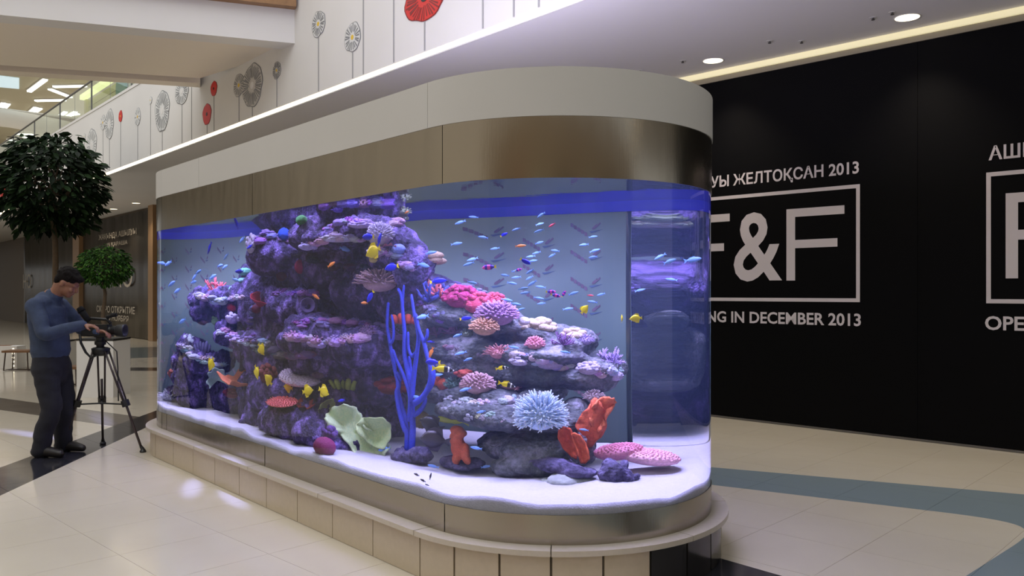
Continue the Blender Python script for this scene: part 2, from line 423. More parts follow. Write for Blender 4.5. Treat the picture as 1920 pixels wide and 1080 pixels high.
mv = D.materials.new('water_body'); mv.use_nodes = True; nt = mv.node_tree; nt.nodes.clear()
og = nt.nodes.new('ShaderNodeOutputMaterial'); tr = nt.nodes.new('ShaderNodeBsdfTransparent'); vol = nt.nodes.new('ShaderNodeVolumeScatter')
vol.inputs['Color'].default_value = (.42, .58, 1, 1); vol.inputs['Density'].default_value = .036; vol.inputs['Anisotropy'].default_value = .2
nt.links.new(tr.outputs[0], og.inputs[0]); nt.links.new(vol.outputs[0], og.inputs['Volume'])
po = outline(TR-.004, 0, 4, .04)[:-1]; n = len(po)
ws = MB(); ws.add([T(a, s, z) for z in (ZM-.04, ZW) for a, s in po], [tuple(range(n))[::-1]]+[(i, (i+1) % n, n+(i+1) % n, n+i) for i in range(n)])
ws.cur = 1; ws.f.append(tuple(range(n, 2*n))); ws.mi.append(1)
ws = ws.build('water', [mv, mw])
tag(ws, 'clear water filling the tank, its surface mirrored under the steel band', 'water', kind='stuff')
# film on the back wall with its blue tape
fm = thing('backing_film', 'grey-green printed film with a blue top strip covering the back of the tank', 'film', T(-2.2, TR-.02, .42))
FQ0, FQ1 = 2.0+.53/TL, 3.62
band(MB(), FQ0, FQ1, TR-.010, TR-.013, .42, 2.035).build('film_sheet', M('film_grey', (82, 104, 92), .6, var=.06, vs=2), fm, smooth=True)
band(MB(), FQ0-.1, 3.9, TR-.009, TR-.014, 2.0355, ZW+.08).build('blue_strip', M('blue_tape', (24, 34, 240), .5), fm, smooth=True)
mk = MB()
for i in range(5): mk.add([(x+i*.030-.13, y, z-i*.024+.065) for x, z in ((0, 0), (.024, -.012), (.024, -.05), (0, -.04)) for y in (0, -.001)], [(1, 3, 5, 7), (0, 6, 4, 2), (0, 2, 3, 1), (2, 4, 5, 3), (4, 6, 7, 5), (6, 0, 1, 7)])
for pts in (((.055, -.01), (.09, .02), (.10, .05), (.085, .035), (.06, .01)), ((.055, -.01), (.075, -.012), (.13, .045), (.125, .06), (.09, .02))):
    n = len(pts); mk.add([(x, -.001, z) for x, z in pts]+[(x, 0, z) for x, z in pts], [tuple(range(n)), tuple(range(n, 2*n))[::-1]])
mk.cur = 1; mk.add([(x, -.001, z) for x, z in ((.03, -.03), (.10, -.022), (.15, -.012), (.09, -.036), (.05, -.05))], [(0, 1, 2, 3, 4)])
mk_me = mk.mesh('printed_mark', [M('mark_red', (92, 74, 82), .6), M('mark_blue', (60, 82, 102), .6)])
for i in range(21):
    d_ = .75+i*.27
    for j in range(9):
        z_ = 1.93-.185*j-(.092 if i % 2 else 0)
        if z_ < .62: continue
        if d_ < TL: a_, s_, t_ = -d_, TR-.0145, 0.0
        else: t_ = (d_-TL)/TR; a_, s_ = -TL-(TR-.0145)*math.sin(t_), (TR-.0145)*math.cos(t_)
        if t_ > 1.9: continue
        o = link('printed_mark', mk_me, fm); X_ = E1*math.cos(t_)+E2*math.sin(t_); Y_ = -E1*math.sin(t_)+E2*math.cos(t_)
        mm_ = Matrix(((X_.x, Y_.x, 0, 0), (X_.y, Y_.y, 0, 0), (0, 0, 1, 0), (0, 0, 0, 1)))
        o.matrix_local = INV[fm.name] @ Matrix.Translation(T(a_, s_, z_)) @ mm_ @ Matrix.Scale(.66, 4)
# sand bed
def sandz(a, s):
    p = Vector((a*1.3, s*1.3, 0)); e = TR-(abs(s) if -TL < a < 0 else math.hypot(a-(0 if a >= 0 else -TL), s))
    z = .455 + .035*noise.noise(p*1.1) + .015*noise.noise(p*4+Vector((3, 1, 0))) + .004*noise.noise(p*22)
    z -= .055*max(0, 1-max(e-.006, 0)/.007)
    return z + .030*noise.noise(Vector((a*3.1, s*3.1, 5)))*math.exp(-max(e, 0)*6) + .03*max(0, s+.1)
sb = MB(); nr = 26; po = outline(TR-.006, 0, 4, .02)[:-1]
po = []
for k in range(360):                                       # evenly spaced outline
    per = 2*TL+2*math.pi*TR; d_ = per*k/360
    if d_ < TL: q = d_/TL
    elif d_ < TL+math.pi*TR: q = 1+(d_-TL)/(math.pi*TR)
    elif d_ < 2*TL+math.pi*TR: q = 2+(d_-TL-math.pi*TR)/TL
    else: q = 3+(d_-2*TL-math.pi*TR)/(math.pi*TR)
    po.append(stad(TR-.006, q))
n = len(po); vs = []; fs = []
for i in range(nr+1):
    k = 1-(1-i/nr)**1.7
    for a, s in po:
        a_c = min(0, max(-TL, a)); aa, ss = a_c+(a-a_c)*k, s*k
        vs.append(T(aa, ss, sandz(aa, ss)))
for a, s in po: vs.append(T(a, s, ZM-.03))
for i in range(nr+1):
    for j in range(n): fs.append((i*n+j, i*n+(j+1) % n, (i+1)*n+(j+1) % n, (i+1)*n+j)[::-1])
m_sand = M('white_sand', (186, 184, 194), .9, var=.12, vs=60, bump=.25, bs=120)
sand = tag(sb.add(vs, fs).build('sand', m_sand, smooth=True), 'bright white sand bed covering the tank floor', 'sand', kind='stuff')

# ------------------------------------------------------------------ reef rocks
def reef_material(name, dark, mid, pale, vs=9.0):
    m = D.materials.new(name); m.use_nodes = True; nt = m.node_tree; b = nt.nodes['Principled BSDF']
    g = nt.nodes.new('ShaderNodeNewGeometry')
    n = nt.nodes.new('ShaderNodeTexNoise'); n.inputs['Scale'].default_value = vs; n.inputs['Detail'].default_value = 8; n.inputs['Roughness'].default_value = .7
    v = nt.nodes.new('ShaderNodeTexVoronoi'); v.inputs['Scale'].default_value = 55
    for x in (n, v): nt.links.new(g.outputs['Position'], x.inputs['Vector'])
    r = nt.nodes.new('ShaderNodeValToRGB'); e = r.color_ramp.elements
    e[0].position = .34; e[0].color = L_(dark)+(1,); e[1].position = .74; e[1].color = L_(pale)+(1,)
    k = e.new(.5); k.color = L_(mid)+(1,)
    nt.links.new(n.outputs[0], r.inputs[0]); nt.links.new(r.outputs[0], b.inputs['Base Color'])
    b.inputs['Roughness'].default_value = .85; b.inputs['Specular IOR Level'].default_value = .2
    bn = nt.nodes.new('ShaderNodeBump'); bn.inputs['Strength'].default_value = .7; bn.inputs['Distance'].default_value = .012
    ad = nt.nodes.new('ShaderNodeMath'); ad.operation = 'SUBTRACT'
    n2 = nt.nodes.new('ShaderNodeTexNoise'); n2.inputs['Scale'].default_value = 45; n2.inputs['Detail'].default_value = 6
    nt.links.new(g.outputs['Position'], n2.inputs['Vector'])
    nt.links.new(n2.outputs[0], ad.inputs[0]); nt.links.new(v.outputs[0], ad.inputs[1]); nt.links.new(ad.outputs[0], bn.inputs['Height']); nt.links.new(bn.outputs[0], b.inputs['Normal'])
    return m
m_reef = reef_material('purple_reef_rock', (26, 23, 38), (64, 54, 92), (164, 136, 222))
m_reefb = reef_material('grey_green_reef_rock', (44, 46, 52), (86, 90, 90), (160, 154, 170), 6)
m_lump = reef_material('dark_lava_rock', (40, 36, 54), (78, 72, 100), (130, 120, 160), 12)

ROCKS = []
reef = thing('reef', 'great purple and grey reef of rock ledges filling the middle of the tank', 'reef', T(-1.6, 0, .42))
def rock(name, label, blobs, mat, voxel=.018, amp=.03, lump=.018, cat='rock', parent=None, solid=True):
    """blobs: (u, v, half width px, half height px, depth in the water m, half depth m) -> one fused, weathered mesh"""
    mb = MB()
    for u, v, ru, rv, tau, rd in blobs:
        sx, sz = mpp(u, v, tau)
        c_ = P(u, v, tau)
        mb.ball(c_, (ru*sx, rd, rv*sz), 20, 12)
    me = mb.mesh('tmp', mat)
    o = D.objects.new('tmp', me); COL.objects.link(o)
    md = o.modifiers.new('r', 'REMESH'); md.mode = 'VOXEL'; md.voxel_size = voxel
    dg = bpy.context.evaluated_depsgraph_get(); ev = o.evaluated_get(dg)
    m2 = D.meshes.new_from_object(ev); D.objects.remove(o); D.meshes.remove(me)
    n = len(m2.vertices); co = np.empty(n*3, np.float32); no = np.empty(n*3, np.float32)
    m2.vertices.foreach_get('co', co); m2.vertex_normals.foreach_get('vector', no)
    co = co.reshape(-1, 3); no = no.reshape(-1, 3)
    for i in range(n):
        p = Vector(co[i])
        d = amp*1.3*noise.noise(p*4.5) + amp*.7*noise.noise(p*9+Vector((7, 2, 1)))
        up = .5+.5*max(0.0, float(no[i][2]))
        q = noise.noise(p*17+Vector((1, 5, 9))); d += lump*up*(1-2.4*abs(q))
        d += lump*.45*noise.noise(p*38)
        co[i] += no[i]*d
    # keep inside the glass
    rel = co - np.array(TC); a = rel@np.array(E1); s = rel@np.array(E2); ac = np.clip(a, -TL, 0)
    rr = np.hypot(a-ac, s); k = np.minimum(1, (TR-.03)/np.maximum(rr, 1e-6))
    na = ac+(a-ac)*k; ns = s*k
    xy = np.array(TC)[None, :]+np.outer(na, np.array(E1))+np.outer(ns, np.array(E2))
    co[:, 0] = xy[:, 0]; co[:, 1] = xy[:, 1]; co[:, 2] = np.maximum(co[:, 2], .41)
    lo = Vector((float(co[:, 0].mean()), float(co[:, 1].mean()), float(co[:, 2].min())))
    if parent: lo = Vector(parent.location)
    m2.vertices.foreach_set('co', (co-np.array(lo)).astype(np.float32).ravel())
    m2.name = name; m2.materials.clear(); m2.materials.append(mat)
    m2.polygons.foreach_set('use_smooth', [True]*len(m2.polygons)); m2.update()
    o = D.objects.new(name, m2); COL.objects.link(o)
    if parent: o.parent = parent; o['label'] = label
    else: o.location = lo; INV[o.name] = Matrix.Translation(lo).inverted(); tag(o, label, cat)
    if solid: ROCKS.append((co.copy(), [tuple(p.vertices) for p in m2.polygons]))
    return o

rock('rock_tower', 'tall dark purple rock tower', [
    (672, 392, 66, 40, 1.25, .30), (625, 440, 70, 34, 1.2, .28), (560, 400, 55, 40, 1.6, .3), (520, 400, 40, 30, 1.7, .25),
    (640, 448, 58, 16, .95, .2), (690, 430, 52, 24, 1.0, .2), (735, 470, 40, 45, 1.05, .2), (770, 500, 32, 45, 1.1, .2),
    (525, 480, 52, 36, 1.1, .25), (500, 470, 28, 30, 1.2, .2), (585, 505, 60, 55, 1.55, .28), (650, 500, 80, 60, 1.5, .3),
    (700, 545, 70, 60, 1.4, .3), (760, 560, 55, 50, 1.35, .28), (500, 570, 42, 70, 1.55, .28), (560, 600, 70, 60, 1.5, .3),
    (545, 578, 38, 34, 1.05, .2), (520, 560, 24, 20, 1.0, .14), (575, 575, 16, 30, .95, .12),
    (640, 640, 105, 40, 1.1, .32), (600, 612, 55, 20, .95, .2), (690, 655, 70, 40, 1.1, .3), (640, 680, 85, 34, 1.1, .3),
    (520, 650, 60, 34, 1.2, .25), (470, 660, 26, 26, 1.35, .2), (545, 680, 70, 40, 1.3, .28),
    (590, 740, 110, 60, 1.4, .35), (640, 780, 80, 60, 1.4, .35), (700, 750, 48, 100, 1.75, .3), (720, 800, 36, 60, 1.7, .25),
    (500, 740, 45, 55, 1.4, .28), (560, 792, 56, 40, .62, .22), (600, 818, 42, 26, .55, .16), (520, 790, 30, 30, .66, .16), (640, 745, 40, 40, 1.15, .2), (700, 720, 40, 40, 1.25, .25),
    (505, 800, 35, 30, 1.0, .2), (630, 838, 40, 20, .6, .16), (480, 790, 26, 24, .8, .15)], m_reef, parent=reef)
rock('rock_outcrop', 'lumpy purple rock outcrop', [
    (375, 562, 18, 20, 1.25, .12), (395, 568, 30, 16, 1.3, .16), (430, 560, 35, 22, 1.4, .18), (410, 585, 42, 20, 1.4, .18), (462, 560, 28, 34, 1.5, .2),
    (440, 590, 26, 26, 1.45, .16), (378, 590, 14, 18, 1.3, .1), (470, 520, 16, 26, 1.6, .16), (430, 615, 20, 14, 1.25, .1), (440, 635, 30, 18, 1.25, .14),
    (470, 640, 34, 18, 1.25, .16)], m_reef, .014, .02, .02, parent=reef)
rock('rock_outcrop', 'isolated knobbly rock outcrop standing free near the left end of the tank', [
    (360, 650, 22, 18, 1.0, .12), (385, 680, 34, 20, 1.05, .16), (345, 680, 18, 22, 1.0, .12), (372, 712, 40, 22, 1.1, .18), (352, 640, 10, 12, 1.0, .08),
    (420, 675, 16, 18, 1.2, .1), (370, 735, 34, 16, 1.2, .16), (400, 750, 55, 30, 1.4, .22), (455, 755, 45, 45, 1.45, .22), (350, 745, 30, 20, 1.25, .16), (430, 790, 40, 14, 1.3, .2)], m_reef, .014, .02, .02)
rock('rock_shelf', 'broad grey-green rock shelf', [
    (860, 590, 70, 34, 1.35, .25), (800, 610, 60, 44, 1.4, .28), (930, 610, 60, 26, 1.3, .24), (1000, 625, 60, 22, 1.3, .22), (1060, 645, 60, 24, 1.25, .22), (1020, 665, 90, 24, 1.2, .25),
    (1120, 690, 48, 26, 1.2, .2), (1070, 705, 80, 22, 1.25, .22), (920, 660, 110, 36, 1.35, .28), (850, 660, 60, 50, 1.45, .28), (780, 680, 40, 60, 1.6, .25),
    (900, 690, 95, 42, 1.36, .28), (1000, 702, 95, 34, 1.28, .25), (1090, 706, 62, 28, 1.22, .22), (830, 655, 60, 62, 1.42, .28), (960, 650, 80, 40, 1.38, .25), (960, 710, 90, 22, 1.4, .25), (1000, 735, 70, 24, 1.5, .22), (800, 720, 22, 30, 1.65, .15)], m_reefb, .018, .025, .014, parent=reef)
rock('rock_ledge', 'low pale rock ledge', [
    (900, 772, 75, 22, 1.0, .2), (960, 785, 75, 22, .95, .22), (1030, 790, 70, 22, .95, .2), (870, 745, 36, 18, 1.1, .16), (930, 748, 46, 18, 1.1, .18), (825, 735, 22, 16, 1.2, .12), (1000, 750, 45, 22, 1.15, .2),
    (1080, 780, 30, 40, 1.1, .16)], m_reefb, .016, .022, .014, parent=reef)
rock('rock_foot', 'craggy grey rock foot', [
    (990, 840, 60, 32, 1.0, .22), (940, 835, 40, 22, 1.1, .18), (1050, 845, 50, 40, .95, .22), (1010, 870, 70, 22, .9, .2), (960, 878, 34, 14, .9, .14), (1085, 830, 34, 44, 1.0, .18)], m_reefb, .015, .03, .016, parent=reef)
rock('flat_stone', 'flat dark slab of stone lying tilted on the sand below the orange sponges', [(1045, 872, 40, 12, .72, .12), (1085, 884, 40, 11, .66, .12), (1010, 868, 30, 10, .8, .1)], m_lump, .012, .018, .010)
rock('pale_stone', 'pale green-white rounded stone half sunk in the sand', [(1058, 902, 30, 12, .62, .09), (1085, 905, 30, 10, .62, .08), (1035, 905, 20, 8, .66, .07)], M('pale_stone', (170, 176, 172), .8, var=.4, vs=16, bump=.5), .010, .014, .008)
rock('lava_rock', 'dark pitted lava rock on the sand in front of the pink plate coral', [(1150, 888, 26, 20, .55, .09), (1168, 895, 20, 16, .55, .08), (1140, 875, 14, 12, .6, .06), (1172, 872, 10, 8, .6, .05), (1185, 893, 16, 8, .6, .07)], m_lump, .009, .02, .014)
rock('lava_rock', 'dark pitted lava rock at the foot of the tall blue gorgonian', [(765, 856, 28, 15, .85, .1), (785, 852, 16, 12, .85, .08), (748, 860, 14, 10, .85, .07)], m_lump, .010, .02, .014)
rock('lava_rock', 'small dark rock under the upright orange sponge', [(850, 868, 18, 11, .95, .07), (885, 868, 22, 10, 1.0, .08), (865, 878, 18, 7, .9, .07)], m_lump, .010, .015, .010)
rock('boulder', 'bluish boulder on the sand at the lower left of the reef wall', [(490, 780, 26, 34, .95, .14), (470, 770, 20, 30, 1.05, .14)], m_reef, .014, .025, .012)

# nearest surface along a sight line through the water, for setting corals on rock
def scene_bvh():
    vs = []; fs = []
    for co, f in ROCKS:
        n = len(vs); vs += [tuple(p) for p in co]; fs += [tuple(i+n for i in q) for q in f]
    n = len(vs); vs += [tuple(sand.matrix_world @ v.co) for v in sand.data.vertices]; fs += [tuple(i+n for i in p.vertices) for p in sand.data.polygons]
    return BVHTree.FromPolygons(vs, fs)
BV = scene_bvh()
def hit(u, v):
    p, q = refr(u, v); r = BV.ray_cast(p+q*.02, q, 6)
    if r[0] is None: return None, None, 2.0
    return r[0], r[1], r[3]+.02

# ------------------------------------------------------------------ corals and sponges
def rng_of(*k): return random.Random('-'.join(str(x) for x in k))
def rdir(r, lo=-.1, hi=1.0):
    z = r.uniform(lo, hi); a = r.uniform(0, 2*math.pi); q = math.sqrt(max(0, 1-z*z)); return Vector((q*math.cos(a), q*math.sin(a), z))
def g_branch(r, n=12, sub=2, th=.05, lo=.15, two=False, lift=.25):
    m = MB()
    for i in range(n):
        d = rdir(r, lo); Ln = r.uniform(.65, 1); j = lambda: rdir(r, -1)*.12
        p0 = d*.05; p1 = d*.5*Ln+j()*.6; p2 = d*Ln+Vector((0, 0, lift*.4))+j()*.5
        m.cur = 0; m.tube([p0, p1, p2], [th, th*.85, th*.45], 6)
        if two: m.cur = 1; m.ball(p2, th*.62, 6, 4)
        for k in range(sub):
            b = p0.lerp(p2, r.uniform(.35, .8)); e = b+(d*.6+rdir(r, -.3)*.9).normalized()*r.uniform(.2, .38)
            m.cur = 0; m.tube([b, b.lerp(e, .6)+Vector((0, 0, .02)), e], [th*.75, th*.6, th*.35], 5)
            if two: m.cur = 1; m.ball(e, th*.5, 6, 4)
    return m
def g_fingers(r, n=80, ln=.3, th=.05, lo=-.15, two=False, flat=1.0):
    m = MB(); m.ball((0, 0, 0), (.72, .72, .6*flat), 14, 8)
    for i in range(n):
        z = lo+(1-lo)*(i+.5)/n; a = i*2.39996; q = math.sqrt(max(0, 1-z*z)); d = Vector((q*math.cos(a), q*math.sin(a), z*flat))
        d2 = (d+rdir(r, -1)*.28).normalized(); l_ = ln*r.uniform(.7, 1.25)
        p0 = d*.62; p1 = d*.72+d2*l_*.5; p2 = d*.72+d2*l_
        m.cur = 0; m.tube([p0, p1, p2], [th*1.1, th, th*.6], 6)
        if two: m.cur = 1; m.ball(p2, th*.75, 6, 4)
        if r.random() < .4:
            e = p1+(d2+rdir(r, -1)*.8).normalized()*l_*.5; m.cur = 1 if two else 0; m.tube([p1, e], [th*.8, th*.5], 5)
    return m
def g_lobes(r, n=26, rr=(.16, .3), lo=0.0, squash=1.0, tops=False):
    m = MB(); m.ball((0, 0, 0), (.7, .7, .55), 12, 8)
    for i in range(n):
        d = rdir(r, lo); q = r.uniform(*rr); m.cur = 0
        m.ball(d*.72, (q, q, q*squash), 9, 6)
        if tops and d.z > .3: m.cur = 1; m.ball(d*.72+Vector((0, 0, q*.35)), (q*.85, q*.85, q*.75), 9, 6)
    return m
def g_fluted(r, n=7, h=1.0, th=.17):
    """stubby upright fingers side by side"""
    m = MB()
    for i in range(n):
        x = -1+2*(i+.5)/n; q = h*(1-.4*x*x)*r.uniform(.75, 1.05); y = r.uniform(-.2, .2); k = r.uniform(.8, 1.2)*th
        b = Vector((x*.7, y, 0)); t = Vector((x*1.05, y*1.3, q))
        m.tube([b, b.lerp(t, .5), b.lerp(t, .85), t], [k*.95, k, k*.9, k*.45], 8)
    return m
def g_ball(r, ns=9.0, amp=.12, lo=None):
    m = MB(); m.ball((0, 0, 0), 1, 26, 18); o = r.uniform(0, 50)
    m.v = [p*(1+amp*(1-2.2*abs(noise.noise(p*ns*.5+Vector((o, 0, 0)))))) for p in m.v]
    return m
def g_urchin(r, n=170, ln=.35, th=.035):
    m = MB(); m.ball((0, 0, 0), .68, 14, 9)
    for i in range(n):
        z = 1-2*(i+.5)/n; a = i*2.39996; q = math.sqrt(1-z*z); d = Vector((q*math.cos(a), q*math.sin(a), z))
        m.tube([d*.6, d*.7+(d+rdir(r, -1)*.3)*ln], [th, th*.4], 4)
    return m
def sheet(m, fn, nu, nv, thick, wrap=False):
    """fn(u, v) -> point; a solid leaf with real thickness"""
    top = [fn(i/nu, j/nv) for i in range(nu+1) for j in range(nv+1)]
    W_ = nv+1; nrm = []
    for i in range(nu+1):
        for j in range(nv+1):
            a = top[min(i+1, nu)*W_+j]-top[max(i-1, 0)*W_+j]
            b = top[i*W_+(j+1) % (W_ if not wrap else nv)]-top[i*W_+max(j-1, 0)] if j < nv else top[i*W_+(1 if wrap else j)]-top[i*W_+j-1]
            c_ = a.cross(b); nrm.append(c_.normalized() if c_.length > 1e-9 else Vector((0, 0, 1)))
    n = len(top); vs = top+[p-q*thick for p, q in zip(top, nrm)]; fs = []
    for i in range(nu):
        for j in range(nv):
            k = (i*W_+j, i*W_+j+1, (i+1)*W_+j+1, (i+1)*W_+j)
            fs += [k, tuple(x+n for x in k)[::-1]]
    for j in range(nv): fs += [(nu*W_+j, nu*W_+j+1, n+nu*W_+j+1, n+nu*W_+j)]
    if not wrap:
        for i in range(nu):
            for q in (0, nv): fs.append((i*W_+q, (i+1)*W_+q, n+(i+1)*W_+q, n+i*W_+q))
    return m.add(vs, fs)
def g_cup(r, depth=.9, ruf=.16, k=6, thick=.05, open_=1.0, spread=1.0):
    m = MB(); ph = r.uniform(0, 6)
    def fn(u, v):
        t = 2*math.pi*v; q = .12+.88*u
        w_ = ruf*u*u*(math.sin(k*t+ph)+.5*math.sin((2*k+1)*t))
        return Vector((q*math.cos(t)*spread*(1+.5*w_), q*math.sin(t)*(1+.5*w_), depth*u**open_+w_))
    sheet(m, fn, 9, 48, thick, True)
    return m
def g_leaf(r, ruf=.16, k=5, thick=.05, curl=.4, fold=.0):
    """upright ruffled blade whose broad face looks at the viewer"""
    m = MB(); ph = r.uniform(0, 6)
    def fn(u, v):
        t = math.pi*(-.14+1.28*v); q = u*(1+.10*math.sin(k*1.7*t+ph)+.05*math.sin(11*t))
        x = q*math.cos(t); z = q*math.sin(t)*1.1
        y = -curl*q*q + ruf*q*q*math.sin(k*t+ph) + fold*abs(x)
        return Vector((x, y, z+.3))
    sheet(m, fn, 9, 44, thick)
    return m
def g_outline(r, pts=(), curl=.3, ruf=.1, k=5, thick=.03, rings=8):
    """ruffled leaf of a given outline; y is its depth"""
    m = MB(); n = len(pts); q = []
    for i in range(n):
        for j in range(5):
            t = j/5; a, b, c_, d = pts[i-1], pts[i], pts[(i+1) % n], pts[(i+2) % n]
            q.append(tuple(.5*((2*b[e])+(-a[e]+c_[e])*t+(2*a[e]-5*b[e]+4*c_[e]-d[e])*t*t+(-a[e]+3*b[e]-3*c_[e]+d[e])*t**3) for e in (0, 1)))
    cx = sum(p[0] for p in q)/len(q); cz = sum(p[1] for p in q)/len(q); w_ = max(p[0] for p in q)-min(p[0] for p in q); N = len(q); ph = r.uniform(0, 6)
    def fn(u, v):
        p = q[int(round(v*N)) % N]; wob = 1+.035*math.sin(k*3.3*2*math.pi*v+ph)*u
        x = cx+(p[0]-cx)*u*wob; z = cz+(p[1]-cz)*u*wob
        return Vector((x, w_*(-curl*u*u+ruf*u**3*math.sin(2*math.pi*k*v+ph)+.5*ruf*u**3*math.sin(2*math.pi*(2*k+1)*v)), -z))
    sheet(m, fn, rings, N, thick*w_, True)
    return m
def g_table(r, n=150, dome=.25, bump=.07, tilt=0, spiky=False):
    m = MB(); m.ball((0, 0, 0), (1, 1, dome), 24, 8)
    for i in range(n):
        q = math.sqrt((i+.5)/n); a = i*2.39996; p = Vector((q*math.cos(a), q*math.sin(a), dome*math.sqrt(max(0, 1-q*q))))
        if spiky: m.tube([p*.97, p*1.04+Vector((0, 0, bump*r.uniform(1, 2)))], [bump*.6, bump*.35], 5)
        else: m.ball(p, bump*r.uniform(.7, 1.3), 6, 4)
    return m
def cmat(c, c2=None, rough=.7, vs=70, tag_=''):
    return M('coral_%d_%d_%d%s' % (*c, tag_), c, rough, var=.35, vs=vs, bump=.35, bs=150, rgb2=c2, spec=.25)

NC = [0]
LANDMARKS = []
def coral(gen, u, v, w_, h, col, label, name='soft_coral', cat='coral', tips=None, df=.8, rx=0, ry=0, rz=0, tau=None, back=0.0, parent=None, col2=None, **kw):
    NC[0] += 1
    r = rng_of(NC[0], name, u)
    if tau is None:
        tau = hit(u, v+h*.3)[2]
        if tau > 2.3: tau = hit(u, v+h*.48)[2]
        if tau > 2.3: tau = 1.3
    m = gen(r, **kw)
    if rx or ry or rz:
        R3 = Matrix.Rotation(math.radians(rz), 4, 'Z') @ Matrix.Rotation(math.radians(ry), 4, 'Y') @ Matrix.Rotation(math.radians(rx), 4, 'X')
        m.v = [R3 @ p for p in m.v]
    lo = [min(p[i] for p in m.v) for i in range(3)]; hi = [max(p[i] for p in m.v) for i in range(3)]
    mx, mz = mpp(u, v, tau)
    sz = (w_*mx, df*w_*mx, h*mz)
    p0, q = refr(u, v)
    m.v = [Vector(((p[0]-(lo[0]+hi[0])/2)/(hi[0]-lo[0])*sz[0], (p[1]-(lo[1]+hi[1])/2)/max(1e-6, hi[1]-lo[1])*sz[1], (p[2]-lo[2])/(hi[2]-lo[2])*sz[2])) for p in m.v]
    loc = P(u, v, tau+back); loc.z -= sz[2]/2
    rz_ = math.atan2(q.y, q.x)-math.pi/2
    mats = [cmat(col, col2), cmat(tips) if tips else cmat(col, col2)]
    if parent:
        mm = INV[parent.name] @ Matrix.Translation(loc) @ Matrix.Rotation(rz_, 4, 'Z')
        m.v = [mm @ p for p in m.v]
        return m.local(name, mats, parent, True)
    o = m.local(name, mats, None, True); place(o, loc, rz_); tag(o, label, cat)
    LANDMARKS.append((u, v, label))
    return o

# crust on the ledges: parts of the reef
LEDGES = [([(575, 458), (640, 442), (692, 448)], 10, 17, (214, 200, 236)), ([(610, 430), (660, 415), (695, 415)], 9, 15, (182, 150, 214)),
    ([(600, 395), (660, 380), (730, 385)], 10, 18, (140, 110, 190)), ([(728, 440), (745, 410), (755, 400)], 6, 18, (196, 180, 176)), ([(470, 465), (500, 442), (540, 452)], 7, 14, (150, 118, 196)),
    ([(515, 550), (560, 545), (590, 552)], 8, 14, (150, 112, 200)), ([(550, 605), (640, 602), (725, 615)], 18, 15, (158, 122, 196)), ([(545, 632), (600, 640), (690, 632)], 14, 20, (206, 176, 222)),
    ([(418, 618), (460, 640), (505, 648)], 11, 14, (190, 178, 212)), ([(368, 552), (410, 562), (458, 556)], 10, 13, (196, 190, 214)), ([(338, 648), (370, 668), (425, 684)], 10, 13, (188, 186, 206)),
    ([(765, 555), (800, 570), (835, 600)], 8, 15, (150, 116, 180)), ([(965, 665), (1060, 685), (1165, 700)], 18, 19, (206, 190, 218)), ([(835, 655), (900, 668), (960, 685)], 8, 15, (130, 134, 138)),
    ([(845, 752), (900, 756), (965, 750)], 9, 18, (196, 182, 204)), ([(700, 468), (740, 480), (775, 512)], 9, 15, (180, 156, 206)), ([(485, 570), (470, 600), (480, 640)], 6, 14, (110, 84, 150)),
    ([(490, 660), (540, 665), (600, 668)], 8, 18, (126, 110, 150)), ([(870, 775), (950, 790), (1040, 795)], 7, 16, (168, 178, 172)), ([(560, 480), (620, 500), (690, 500)], 6, 16, (70, 60, 96))]
for k, (line_, cnt, sz, colr) in enumerate(LEDGES):
    r = rng_of('ledge', k)
    cnt = int(cnt*1.5)
    for i in range(cnt):
        t = (i+r.uniform(.1, .9))/cnt*(len(line_)-1); j = min(int(t), len(line_)-2); f_ = t-j
        u = line_[j][0]*(1-f_)+line_[j+1][0]*f_; v = line_[j][1]*(1-f_)+line_[j+1][1]*f_+r.uniform(-6, 6)
        ht = hit(u, v)[2]
        if ht > 2.2: continue
        c_ = tuple(max(20, min(240, int(x+r.uniform(-26, 20)))) for x in colr); c_ = tuple(int(x/12)*12 for x in c_)
        s_ = sz*r.uniform(.7, 1.35)
        g = r.choice((lambda q: g_lobes(q, 16, (.18, .34), -.2), lambda q: g_fingers(q, 26, .25, .09), lambda q: g_ball(q, 7, .25)))
        coral(g, u, v, s_*1.25, s_*.85, c_, None, 'encrusting_coral', tau=ht+.02, parent=reef)

def F_(n, ln, th, **k): return dict(gen=g_fingers, n=n, ln=ln, th=th, **k)
# -- left outcrop
coral(g_branch, 404, 536, 30, 34, (226, 104, 112), 'small pink branching coral on top of the lumpy left outcrop', 'branching_coral', tau=1.3, n=13, sub=2, th=.07)
coral(g_branch, 392, 543, 18, 28, (120, 110, 190), 'small blue-violet branching coral against the pink one on the left outcrop', 'branching_coral', tau=1.27, n=8, sub=1, th=.08)
coral(g_ball, 461, 510, 22, 18, (112, 190, 168), 'mint green brain coral, uppermost of three pale domes left of the reef', 'brain_coral', tau=1.45, df=1)
coral(g_ball, 458, 526, 18, 15, (150, 214, 226), 'pale cyan brain coral squeezed just under a mint green one', 'brain_coral', tau=1.42, df=1)
coral(g_ball, 442, 543, 21, 18, (130, 196, 180), 'mint green brain coral right behind the pink branching coral of the outcrop', 'brain_coral', tau=1.36, df=1)
coral(g_ball, 397, 552, 15, 13, (180, 192, 110), 'small yellow-green ball coral below the pink branching coral', 'ball_coral', tau=1.2, df=1)
coral(g_ball, 411, 557, 17, 14, (126, 120, 214), 'small blue-violet ball coral beside the yellow-green ball', 'ball_coral', tau=1.2, df=1)
coral(g_lobes, 367, 552, 15, 18, (196, 206, 206), 'small white lumpy coral at the far left tip of the outcrop', 'knob_coral', tau=1.22)
coral(g_urchin, 437, 576, 19, 19, (196, 36, 60), 'small red anemone nestled in the left outcrop', 'anemone', cat='anemone', tau=1.22)
